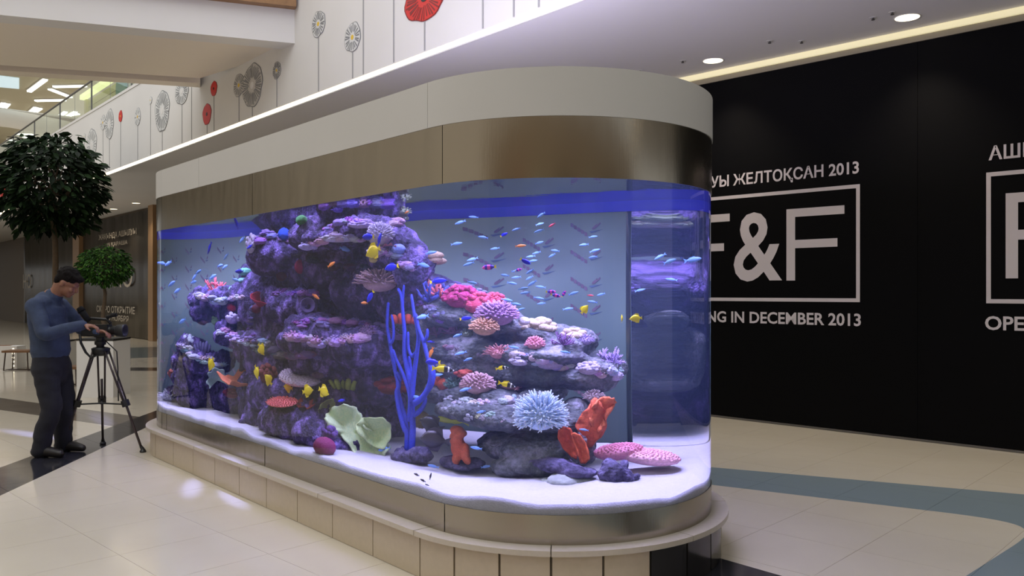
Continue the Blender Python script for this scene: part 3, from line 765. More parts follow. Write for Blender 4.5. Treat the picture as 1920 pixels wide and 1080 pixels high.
coral(g_lobes, 406, 601, 14, 18, (150, 190, 150), 'pale green-rimmed drooping coral under the left outcrop', 'knob_coral', tau=1.2, n=14)
coral(g_lobes, 437, 596, 22, 24, (196, 186, 226), 'white-lilac knobbly coral just below the red anemone', 'knob_coral', tau=1.15)
# -- free-standing outcrop at the left end
coral(g_lobes, 357, 640, 24, 28, (196, 206, 224), 'white-lilac knobbly coral crowning the free-standing left outcrop', 'knob_coral', tau=.98)
coral(g_fluted, 379, 652, 24, 28, (96, 92, 130), 'dark ribbed dome coral with pale rim on the free-standing outcrop', 'ribbed_coral', tau=1.0, n=6, tips=None)
coral(g_ball, 345, 673, 15, 15, (196, 176, 160), 'small cream ball coral at the left edge of the free-standing outcrop', 'ball_coral', tau=.9, df=1)
coral(g_ball, 358, 677, 18, 14, (200, 206, 196), 'small off-white ball coral next to a cream one, low on the left outcrop', 'ball_coral', tau=.9, df=1)
coral(g_ball, 376, 680, 13, 11, (110, 200, 170), 'tiny mint ball coral right of the off-white ball', 'ball_coral', tau=.9, df=1)
coral(g_ball, 337, 648, 11, 11, (196, 190, 110), 'tiny yellowish ball coral at the left shoulder of the free-standing outcrop', 'ball_coral', tau=.95, df=1)
coral(g_cup, 328, 706, 20, 26, (150, 80, 60), 'dark orange-rimmed cup coral at the very left end of the reef', 'cup_coral', tau=.95, depth=1.0, k=3)
coral(g_fingers, 318, 741, 26, 26, (206, 206, 226), 'white bushy coral on the sand in the left corner of the tank', 'bush_coral', tau=.9, n=50, ln=.4, th=.07)
coral(g_leaf, 408, 709, 32, 40, (176, 200, 190), 'pale mint round plate coral left of the orange ruffled cup', 'plate_coral', tau=.95, df=.5, ry=-12, ruf=.06, curl=.5)
coral(g_cup, 450, 710, 68, 36, (206, 118, 76), 'orange ruffled cup coral on the left foot of the reef', 'cup_coral', tau=.95, depth=.75, ruf=.26, k=4, rx=18, df=.7)
coral(g_lobes, 436, 737, 28, 20, (112, 30, 50), 'dark red sponge under the orange ruffled cup', 'sponge', cat='sponge', tau=1.0)
# -- reef wall
coral(g_ball, 565, 413, 16, 20, (70, 140, 80), 'green ball sponge high on the dark reef wall', 'ball_sponge', cat='sponge', ns=12)
coral(g_ball, 532, 440, 17, 27, (24, 70, 180), 'vivid blue oval sponge on the reef wall below the green ball', 'ball_sponge', cat='sponge', ns=14, ry=18)
coral(g_ball, 563, 500, 17, 27, (150, 24, 84), 'magenta oval sponge in the dark hollow of the reef wall', 'ball_sponge', cat='sponge', ns=14)
coral(g_ball, 529, 517, 18, 22, (84, 26, 36), 'dim dark red sponge left of the magenta one', 'ball_sponge', cat='sponge')
coral(g_cup, 494, 561, 38, 30, (170, 40, 66), 'crimson funnel sponge with a cream rim on the left of the reef wall', 'funnel_sponge', cat='sponge', depth=1.1, ruf=.10, k=3, rx=30, ry=12)
coral(g_ball, 482, 579, 16, 18, (110, 24, 60), 'small dark red sponge under the crimson funnel', 'ball_sponge', cat='sponge')
coral(g_cup, 577, 572, 22, 30, (110, 92, 150), 'violet tube sponge with a dark round mouth beside the crimson funnel', 'tube_sponge', cat='sponge', depth=1.4, ruf=.03, thick=.14, rx=70, open_=.5)
coral(g_lobes, 640, 446, 66, 17, (220, 214, 244), 'white-lilac crust coral along the upper ledge of the reef wall', 'crust_coral', n=70, rr=(.07, .15), df=.5)
coral(g_lobes, 678, 421, 44, 15, (196, 176, 232), 'lilac crust coral above the white-lilac ledge crust', 'crust_coral', n=50, rr=(.08, .16), df=.5)
coral(g_fingers, 712, 439, 44, 50, (190, 180, 206), 'dense lilac-white dome coral near the top right of the reef wall', 'dome_coral', n=130, ln=.2, th=.06, tips=(220, 214, 236))
coral(g_lobes, 752, 452, 24, 28, (200, 190, 170), 'cream knobbly coral at the right edge of the reef top', 'knob_coral', tau=1.15)
coral(g_leaf, 728, 465, 26, 18, (196, 120, 140), 'small pink shell-like coral above the cream finger leather', 'plate_coral', ruf=.05)
coral(g_ball, 746, 468, 22, 22, (130, 146, 220), 'pale blue rounded coral beside the pink shell-like one', 'ball_coral', ns=12)
coral(g_lobes, 784, 482, 54, 42, (206, 180, 152), 'tan finger leather coral sticking out right of the reef wall', 'leather_coral', tau=1.15, n=16, rr=(.22, .36), lo=-.5)
coral(g_lobes, 700, 487, 14, 12, (200, 184, 120), 'tiny yellow-tan coral lump above the pale brush coral', 'knob_coral', n=8)
coral(g_fingers, 710, 523, 82, 48, (196, 164, 176), 'pale pinkish brush coral of dense fingers on the right of the reef wall', 'brush_coral', back=-.12, n=150, ln=.42, th=.045, lo=.0, tips=(216, 190, 196))
coral(g_branch, 801, 544, 36, 48, (84, 92, 190), 'thick blue staghorn coral at the right shoulder of the reef', 'staghorn_coral', tau=1.1, n=9, sub=2, th=.09)
coral(g_branch, 824, 540, 44, 38, (226, 120, 122), 'salmon pink staghorn coral entwined with the blue one', 'staghorn_coral', tau=1.16, n=8, sub=2, th=.08, lo=.1)
coral(g_fluted, 757, 598, 44, 22, (206, 84, 60), 'orange-red finger sponge with white tips behind the blue gorgonian', 'finger_sponge', cat='sponge', n=4, th=.24, back=-.03)
coral(g_fingers, 746, 622, 46, 32, (140, 108, 166), 'purple bush coral behind the stems of the blue gorgonian', 'bush_coral', n=70, ln=.4, th=.06)
coral(g_fingers, 690, 620, 28, 24, (146, 116, 158), 'small mauve bush coral left of the blue gorgonian', 'bush_coral', n=46, ln=.4, th=.07)
coral(g_branch, 820, 612, 40, 44, (150, 108, 136), 'mauve branching coral between the gorgonian and the tan dome', 'branching_coral', n=26, sub=2, th=.05, lo=0)
coral(g_lobes, 734, 372, 24, 28, (206, 222, 232), 'pale cyan-white crust coral where the reef meets the water surface', 'crust_coral', n=40, rr=(.1, .2))
coral(g_lobes, 472, 456, 18, 40, (206, 196, 224), 'white-lilac knobbly coral hanging on the left shoulder of the reef top', 'knob_coral', n=34, rr=(.12, .24))
coral(g_branch, 464, 676, 24, 44, (40, 34, 46), 'thin dark branching coral left of the reef foot', 'branching_coral', tau=1.0, n=5, sub=2, th=.05, lo=.6)
coral(g_lobes, 705, 470, 30, 20, (196, 180, 210), 'pale lilac lump above the yellow tang on the upper reef', 'knob_coral', n=30, rr=(.12, .24))
# -- upper right slope
coral(g_lobes, 866, 556, 62, 46, (176, 52, 104), 'magenta soft coral mass at the top of the right slope', 'soft_coral', n=90, rr=(.08, .15), lo=-.1)
coral(g_lobes, 897, 568, 58, 44, (204, 78, 104), 'rose red soft coral mass in the middle of the right slope top', 'soft_coral', n=90, rr=(.08, .15), lo=-.1)
coral(g_lobes, 927, 560, 44, 26, (212, 86, 106), 'small rose red soft coral right of the larger rose mass', 'soft_coral', n=60, rr=(.09, .17))
coral(g_lobes, 862, 539, 46, 16, (112, 108, 134), 'grey lobed coral on the crest behind the magenta mass', 'leather_coral', tau=1.3, n=16, rr=(.2, .34))
coral(g_lobes, 895, 547, 34, 14, (120, 120, 150), 'blue-grey lobed coral on the crest behind the rose red mass', 'leather_coral', tau=1.3, n=14, rr=(.2, .34))
coral(g_fingers, 931, 586, 84, 50, (184, 142, 186), 'large lilac-pink finger coral dome on the right slope', 'dome_coral', n=150, ln=.24, th=.068, tips=(212, 180, 212))
coral(g_fingers, 908, 611, 56, 36, (206, 160, 128), 'tan finger coral dome just below the lilac-pink dome', 'dome_coral', n=110, ln=.24, th=.068, tips=(222, 184, 154), back=-.06)
coral(g_branch, 858, 607, 54, 44, (160, 112, 150), 'mauve pink branching coral left of the tan dome', 'branching_coral', n=40, sub=2, th=.04, lo=-.05)
coral(g_fingers, 877, 624, 28, 20, (140, 150, 130), 'small grey-green bushy coral under the mauve pink branches', 'bush_coral', n=40, ln=.4, th=.07)
coral(g_lobes, 1008, 610, 74, 34, (208, 192, 170), 'cream lobed leather coral crowning the right shelf', 'leather_coral', n=26, rr=(.2, .32), lo=-.2, tau=1.18)
coral(g_lobes, 1077, 628, 54, 28, (200, 182, 160), 'smaller cream leather coral at the right end of the crest', 'leather_coral', n=20, rr=(.2, .32), lo=-.2, tau=1.15)
coral(g_ball, 983, 602, 22, 16, (216, 206, 220), 'smooth white-lilac ball coral left of the cream leather coral', 'ball_coral', tau=1.1, amp=.05)
coral(g_fingers, 1003, 643, 42, 28, (224, 150, 166), 'pink cauliflower coral under the cream leather coral', 'cauliflower_coral', n=60, ln=.28, th=.09, tips=(236, 180, 190))
coral(g_branch, 1053, 635, 54, 28, (126, 84, 140), 'spiky dark purple branching coral beside the pink cauliflower', 'branching_coral', n=30, sub=1, th=.04, lo=.05)
coral(g_fingers, 1098, 636, 36, 22, (176, 156, 206), 'small lilac bush coral below the smaller cream leather', 'bush_coral', n=50, ln=.32, th=.07)
coral(g_branch, 1146, 668, 52, 38, (172, 150, 206), 'lilac staghorn bush at the right tip of the rock shelf', 'staghorn_coral', n=34, sub=2, th=.06, lo=-.1, tips=(200, 184, 226), two=True, tau=1.05)
coral(g_lobes, 1104, 690, 50, 26, (196, 184, 216), 'white-lilac knobbly coral beneath the lilac staghorn bush', 'knob_coral', n=40, rr=(.1, .2))
coral(g_fingers, 935, 658, 60, 30, (216, 150, 152), 'salmon finger coral in the middle of the right shelf', 'finger_coral', n=60, ln=.5, th=.06, lo=-.1)
coral(g_lobes, 975, 676, 44, 20, (206, 196, 224), 'white-lilac crusty coral right of the salmon finger coral', 'crust_coral', n=40, rr=(.1, .2))
coral(g_lobes, 1030, 680, 60, 26, (190, 174, 208), 'lilac crusty coral in the middle of the shelf below the spiky purple one', 'crust_coral', n=50, rr=(.09, .18))
# -- middle foot of the wall
coral(g_table, 563, 707, 64, 32, (240, 222, 252), 'pale lilac table coral in front of the middle of the reef', 'table_coral', back=-.22, n=170, dome=.45, bump=.05, rx=38)
coral(g_fingers, 596, 697, 30, 26, (110, 84, 110), 'dull purple bush coral right behind the lilac table coral', 'bush_coral', n=44, ln=.3, th=.08)
coral(g_fluted, 648, 716, 52, 28, (176, 186, 96), 'yellow-green stubby finger coral right of the lilac table', 'finger_coral', n=6, th=.16)
coral(g_table, 527, 753, 46, 18, (236, 122, 122), 'coral pink fan-shaped table coral low on the reef', 'table_coral', n=120, dome=.22, bump=.09, rx=26, ry=-24, spiky=True)
coral(g_cup, 571, 757, 30, 18, (150, 60, 56), 'small dark red ruffled cup right of the pink fan coral', 'cup_coral', depth=.5, ruf=.3, k=5, rx=20)
coral(g_lobes, 502, 700, 28, 40, (110, 48, 40), 'rusty brown sponge in the shade left of the lilac table', 'sponge', cat='sponge')
coral(g_lobes, 733, 722, 60, 36, (120, 36, 30), 'dark red sponge in the shade behind the blue gorgonian', 'sponge', cat='sponge')
coral(g_outline, 612.0, 770.5, 24.8, 50.7, (196, 206, 140), 'narrow pale green leaf coral left of the big cabbage coral', 'leaf_coral', cat='coral', tau=0.8, pts=[(599.6, 774.6), (604.3, 756.9), (620.2, 745.1), (624.4, 762.8), (618.5, 792.3), (602.5, 795.8)], ruf=.08, k=3, curl=.3, df=.6)

coral(g_outline, 667.8, 811.8, 97.3, 105.1, (214, 222, 170), 'big pale green cabbage coral with wavy yellow rim on the sand', 'cabbage_coral', cat='coral', tau=0.68, pts=[(619.1, 785.2), (633.8, 764.0), (658.6, 759.2), (675.1, 774.6), (679.8, 795.2), (701.1, 810.0), (716.4, 833.6), (698.7, 858.4), (671.6, 864.3), (659.8, 840.7), (642.1, 818.2), (625.0, 805.3)], ruf=.09, k=5, curl=.16, df=.45, rx=-14, col2=(176, 206, 160))

coral(g_outline, 699.0, 809.4, 52.5, 60.2, (204, 214, 150), 'smaller pale green cabbage leaf on the right of the big one', 'cabbage_coral', cat='coral', tau=0.74, pts=[(672.7, 804.1), (679.8, 786.4), (694.0, 779.3), (715.8, 779.3), (725.2, 804.1), (717.6, 834.8), (701.1, 839.5), (688.1, 827.7)], ruf=.1, k=3, curl=.25, df=.5, col2=(166, 196, 140))

coral(g_ball, 608, 838, 32, 38, (130, 48, 92), 'maroon fuzzy dome on the sand left of the big cabbage coral', 'mushroom_coral', tau=.15, ns=22, amp=.08)
coral(g_lobes, 618, 812, 24, 30, (92, 60, 130), 'dark violet lumpy coral behind the maroon dome', 'knob_coral', tau=.3)
coral(g_ball, 788, 787, 30, 34, (170, 150, 80), 'dull yellow ball coral in the gap behind the blue gorgonian', 'ball_coral', tau=1.5)
# -- lower right ledge
coral(g_lobes, 838, 714, 34, 44, (204, 92, 60), 'orange lobed sponge with white tops at the left of the low ledge', 'lobed_sponge', cat='sponge', n=16, rr=(.22, .36), tops=True, tips=(226, 196, 190))
coral(g_fingers, 850, 719, 32, 26, (96, 128, 116), 'dark grey-green bushy coral against the orange lobed sponge', 'bush_coral', n=40, ln=.5, th=.07, back=-.05)
coral(g_lobes, 876, 701, 44, 20, (190, 84, 70), 'brick orange lobed sponge behind the pinkish finger dome', 'lobed_sponge', cat='sponge', n=14, rr=(.25, .38))
coral(g_fingers, 896, 718, 64, 44, (200, 160, 166), 'pinkish beige finger coral dome on the low ledge', 'dome_coral', n=120, ln=.24, th=.068, tips=(220, 184, 190), back=-.03)
coral(g_branch, 967, 716, 56, 34, (222, 156, 164), 'pink branching coral behind the yellow fish on the low ledge', 'branching_coral', n=36, sub=2, th=.055, lo=-.1)
coral(g_fingers, 1014, 769, 108, 80, (206, 228, 252), 'round white staghorn coral with ice-blue branches on the low ledge', 'staghorn_coral', n=300, ln=.42, th=.040, lo=-.45, two=True, tips=(238, 244, 255), tau=.72, df=.7)
coral(g_fingers, 1114, 742, 44, 26, (176, 156, 160), 'grey-pink fuzzy coral behind the large orange sponge', 'bush_coral', n=50, ln=.3, th=.07, tau=1.0)
coral(g_outline, 1108.1, 792.9, 59.0, 95.6, (206, 92, 56), 'large orange folded sponge leaning right of the ice-blue staghorn', 'folded_sponge', cat='sponge', tau=0.78, pts=[(1078.6, 804.1), (1088.1, 777.5), (1104.0, 758.1), (1121.7, 745.1), (1136.5, 762.8), (1137.6, 804.1), (1118.8, 830.6), (1104.0, 840.7), (1098.1, 818.8)], ruf=.16, k=4, curl=-.2, df=.6, thick=.08)

coral(g_outline, 1130.0, 776.4, 51.9, 67.3, (226, 118, 76), 'bright orange upper fold behind the large leaning sponge', 'folded_sponge', cat='sponge', tau=0.74, pts=[(1104.0, 786.4), (1109.9, 759.8), (1127.6, 742.7), (1154.2, 742.7), (1155.9, 759.8), (1139.4, 786.4), (1130.6, 810.0), (1112.9, 810.0)], ruf=.2, k=5, curl=.2, df=.6, thick=.07)

coral(g_outline, 1064.8, 829.2, 39.5, 61.9, (206, 86, 48), 'left orange leaf sponge standing under the ice-blue staghorn', 'leaf_sponge', cat='sponge', tau=0.72, pts=[(1045.0, 812.9), (1055.0, 798.2), (1070.4, 801.7), (1078.6, 818.8), (1084.5, 839.5), (1083.4, 860.1), (1071.6, 858.4), (1053.9, 839.5)], ruf=.08, k=3, curl=.25, df=.6, thick=.1)

coral(g_outline, 1088.1, 840.1, 35.4, 60.2, (222, 100, 58), 'right orange leaf sponge with a pale edge beside its twin', 'leaf_sponge', cat='sponge', tau=0.68, pts=[(1070.4, 810.0), (1086.3, 810.0), (1101.1, 833.6), (1105.8, 860.1), (1090.4, 870.2), (1081.0, 845.4)], ruf=.08, k=3, curl=.25, df=.6, thick=.1)

coral(g_table, 1216, 856, 106, 36, (248, 190, 206), 'wide pink plate coral lying on the sand at the right', 'plate_coral', tau=.74, n=220, dome=.25, bump=.045, ry=9)
coral(g_table, 1160, 846, 90, 34, (230, 150, 178), 'deeper pink plate coral overlapping the wide pink one', 'plate_coral', tau=.80, n=180, dome=.35, bump=.05, ry=-6)
rock('upright_sponge', 'upright orange sponge with two legs standing on the sand', [(857, 806, 11, 8, .92, .04), (856, 822, 10, 16, .92, .04), (860, 840, 11, 18, .92, .045), (855, 862, 6, 12, .9, .03), (873, 850, 7, 20, .9, .035), (877, 864, 6, 8, .9, .03), (862, 812, 12, 8, .92, .04)],
     cmat((212, 104, 62)), .007, .004, .003, cat='sponge', solid=False)

# tall blue gorgonian: every branch a part
gz = lambda x, y: (640+x/3.275, 570+y/3.275)
gb = P(766, 846, .84)
gor = thing('gorgonian', 'tall vivid blue gorgonian with long upright branches on a small dark rock', 'coral', gb)
m_gor = M('gorgonian_blue', (44, 62, 206), .7, var=.4, vs=120, bump=.5, bs=260)
for k, (pts, r0, r1, dt) in enumerate([
    ([(400, 900), (402, 800), (385, 765), (362, 690), (345, 610), (338, 540), (352, 500), (335, 440), (312, 330), (296, 240), (280, 130), (284, 20), (288, -10)], 5, 2.6, 0),
    ([(298, 245), (316, 215), (318, 140), (306, 65)], 3, 2.2, -.01), ([(402, 810), (392, 720), (368, 620), (352, 560), (340, 470)], 4.6, 3, .03),
    ([(412, 720), (420, 580), (398, 490), (368, 410), (335, 340), (316, 280)], 4, 2.4, -.02),
    ([(428, 900), (436, 780), (432, 660), (424, 540), (408, 430), (386, 310), (386, 180), (376, 60), (366, -50), (344, -95)], 6, 2.4, 0), ([(372, 20), (376, -40), (383, -118)], 3, 2, .01),
    ([(430, 600), (446, 420), (462, 300), (470, 190), (445, 60), (428, -60)], 4.6, 2.4, -.02), ([(462, 290), (432, 320), (410, 270), (408, 170)], 3.2, 2.4, .01), ([(420, 560), (424, 440), (412, 320)], 4, 3, .04),
    ([(410, 700), (470, 665), (505, 620), (515, 570)], 4, 3, .0), ([(445, 610), (500, 570), (542, 490), (552, 410), (525, 320), (505, 240), (472, 150), (455, 60)], 4.8, 2.6, -.03),
    ([(505, 235), (525, 195), (526, 152)], 3, 2.2, -.03), ([(352, 500), (362, 430), (352, 370)], 3, 2.4, .02), ([(340, 420), (366, 470)], 2.6, 2.2, -.01)]):
    px = [gz(*p) for p in pts]
    # smooth the polyline
    fine = []
    for i in range(len(px)-1):
        for j in range(4):
            t = j/4; a, b, c_, d = px[max(i-1, 0)], px[i], px[i+1], px[min(i+2, len(px)-1)]
            fine.append(tuple(.5*((2*b[q])+(-a[q]+c_[q])*t+(2*a[q]-5*b[q]+4*c_[q]-d[q])*t*t+(-a[q]+3*b[q]-3*c_[q]+d[q])*t**3) for q in (0, 1)))
    fine.append(px[-1]); s_ = mpp(760, 700, .84)[0]; n = len(fine)
    m = MB(); m.tube([P(x, y, .84+dt) for x, y in fine], [.86*(r0+(r1-r0)*i/(n-1))*s_ for i in range(n-1)]+[r1*.5*s_], 8)
    m.build('branch', m_gor, gor, True)

# ------------------------------------------------------------------ fish
def loft(m, prof, n=10, bands=None):
    """prof: (x, half height, half width, z shift); bands gives a material slot per segment"""
    vs = []; fs = []
    for x, h, w_, z in prof:
        for j in range(n):
            a = 2*math.pi*j/n; vs.append((x, w_*math.cos(a), z+h*math.sin(a)))
    k = len(prof); o = len(m.v); m.v += [Vector(p) for p in vs]
    for i in range(k-1):
        for j in range(n):
            m.f.append((o+i*n+j, o+i*n+(j+1) % n, o+(i+1)*n+(j+1) % n, o+(i+1)*n+j)); m.mi.append(bands[i] if bands else 0)
    m.f += [tuple(o+j for j in range(n)), tuple(o+(k-1)*n+j for j in range(n))[::-1]]; m.mi += [bands[0] if bands else 0, bands[-1] if bands else 0]
    return m
def fin(m, pts, t=.008):
    n = len(pts); return m.add([(x, -t, z) for x, z in pts]+[(x, t, z) for x, z in pts], [tuple(range(n)), tuple(range(n, 2*n))[::-1]]+[(i, (i+1) % n, n+(i+1) % n, n+i)[::-1] for i in range(n)])
FISH = {}
def species(key, prof, tail, fins, mats, tailmat, finmat, bands=None, eye=None):
    b = loft(MB(), prof, 10, bands); bm_ = b.mesh('body', mats, None, True)
    t = fin(MB(), tail).mesh('tail_fin', tailmat); f = [fin(MB(), p).mesh('fin', finmat) for p in fins]
    e = None
    if eye:
        e = [MB().ball((eye[0], s_*eye[1], eye[2]), eye[3], 8, 6).mesh('eye', M('fish_eye', (10, 10, 14), .15), None, True) for s_ in (-1, 1)]
    FISH[key] = (bm_, t, f, e)
fm_ = lambda n, c: M(n, c, .35, spec=.5)
f_pale, f_blue = fm_('fish_pale_blue', (120, 164, 236)), fm_('fish_royal_blue', (18, 22, 190))
f_yel, f_blk, f_wht = fm_('fish_yellow', (236, 214, 22)), fm_('fish_black', (14, 14, 22)), fm_('fish_white', (226, 226, 232))
f_or, f_pink, f_vio, f_dk = fm_('fish_orange', (236, 140, 60)), fm_('fish_pink', (226, 80, 180)), fm_('fish_violet', (70, 30, 170)), fm_('fish_dark', (30, 22, 26))
f_red, f_grn = fm_('fish_red', (210, 70, 90)), fm_('fish_yellow_green', (196, 206, 50))
slim = [(.5, .012, .01, 0), (.44, .055, .035, 0), (.32, .105, .06, 0), (.14, .14, .07, 0), (-.06, .13, .06, 0), (-.22, .085, .04, 0), (-.34, .045, .02, 0)]
disc = [(.5, .02, .012, -.02), (.42, .07, .03, -.01), (.32, .17, .055, 0), (.18, .27, .075, .01), (0, .31, .075, .01), (-.18, .25, .055, .01), (-.3, .13, .03, 0), (-.36, .05, .02, 0)]
oval = [(.5, .015, .012, -.02), (.43, .08, .035, -.01), (.3, .16, .06, 0), (.12, .205, .07, 0), (-.1, .19, .06, 0), (-.26, .11, .035, 0), (-.36, .045, .018, 0)]
fox = [(.5, .02, .014, -.03), (.44, .045, .025, -.02), (.36, .09, .04, -.01), (.29, .125, .05, 0), (.22, .15, .055, 0), (.05, .17, .055, 0), (-.16, .13, .042, 0), (-.3, .06, .02, 0), (-.36, .04, .014, 0)]
fork = [(-.31, .03), (-.5, .13), (-.43, 0), (-.5, -.13), (-.31, -.03)]
fan_ = [(-.33, .04), (-.5, .15), (-.47, 0), (-.5, -.15), (-.33, -.04)]
dors = lambda h: [(.24, .1), (.05, .12+h), (-.2, .08+h*.9), (-.27, .03)]
anal = lambda h: [(.05, -.1), (-.12, -.1-h), (-.26, -.07-h*.5), (-.28, -.03)]
species('chromis', slim, fork, [dors(.06), anal(.05)], [f_pale], f_pale, f_pale)
species('damsel', slim, fork, [dors(.06), anal(.05)], [f_blue], f_blue, f_blue)
species('anthias', slim, fork, [dors(.07), anal(.05)], [f_or], f_or, f_or)
species('redfish', slim, fork, [dors(.07), anal(.05)], [f_red], f_red, f_red)
species('smalldark', slim, fork, [dors(.06), anal(.05)], [f_dk], f_dk, f_dk)
D2 = [(.3, .12), (.16, .3), (-.02, .42), (-.24, .38), (-.3, .1)]; A2 = [(.16, -.2), (0, -.36), (-.22, -.38), (-.31, -.08)]
species('yellow', disc, fan_, [D2, A2], [f_yel], f_yel, f_yel, None, (.36, .05, .05, .022))
species('bluetang', oval, fan_, [dors(.13), anal(.1)], [f_blue], f_yel, f_blue, None, (.37, .045, .03, .02))
species('violettang', oval, fan_, [dors(.13), anal(.1)], [f_pink, f_vio], f_yel, f_vio, [0, 0, 1, 0, 1, 1], (.37, .045, .03, .02))
species('sailfin', disc, fan_, [D2, A2], [f_dk, M('fish_stripe', (120, 116, 120), .4)], f_dk, f_dk, [0, 0, 0, 0, 0, 0, 0], (.36, .05, .05, .022))
species('darkdisc', disc, fan_, [D2, A2], [f_blk], f_blk, f_blk, None, (.36, .05, .05, .022))
species('foxface', fox, fan_, [dors(.12), anal(.07)], [f_yel, f_blk, f_wht], f_yel, f_yel, [2, 1, 1, 2, 1, 0, 0, 0], (.41, .03, .02, .018))
species('wrasse', slim, fan_, [dors(.05), anal(.04)], [f_grn, f_blue], f_grn, f_grn, [1, 1, 0, 0, 0, 0])
def fish(kind, name, label, cat, u, v, px, ang, tau=None, yaw=0, group=None):
    ht = hit(u, v)[2]; r = rng_of('fish', u, v)
    t = tau if tau is not None else r.uniform(.35, 1.15)
    t = max(.12, min(t, ht-.16))
    loc = P(u, v, t); mx, mz = mpp(u, v, t); p0, q = refr(u, v)
    right = Vector((q.y, -q.x, 0)).normalized(); away = Vector((q.x, q.y, 0)).normalized(); up = Vector((0, 0, 1))
    a = math.radians(ang); y_ = math.radians(yaw)
    d = (right*math.cos(a)*math.cos(y_)+away*math.sin(y_)+up*math.sin(a)*math.cos(y_)).normalized()
    side = up.cross(d)
    if side.length < .2: side = away
    side.normalize(); dz = d.cross(side)
    rot = Matrix((d, side, dz)).transposed().to_euler(); L0 = px*mx*.88
    o = D.objects.new(name, None); COL.objects.link(o); o.empty_display_size = .03
    o.location = loc; o.rotation_euler = rot; o.scale = (L0, L0, L0); tag(o, label, cat, group)
    b, tl, fs, e = FISH[kind]
    link('body', b, o); link('tail_fin', tl, o)
    for k, f in enumerate(fs): link('dorsal_fin' if k == 0 else 'anal_fin', f, o)
    for k in e or (): link('eye', k, o)
    return o
ORD = 'nearest second third fourth fifth sixth seventh eighth ninth tenth eleventh twelfth'.split()
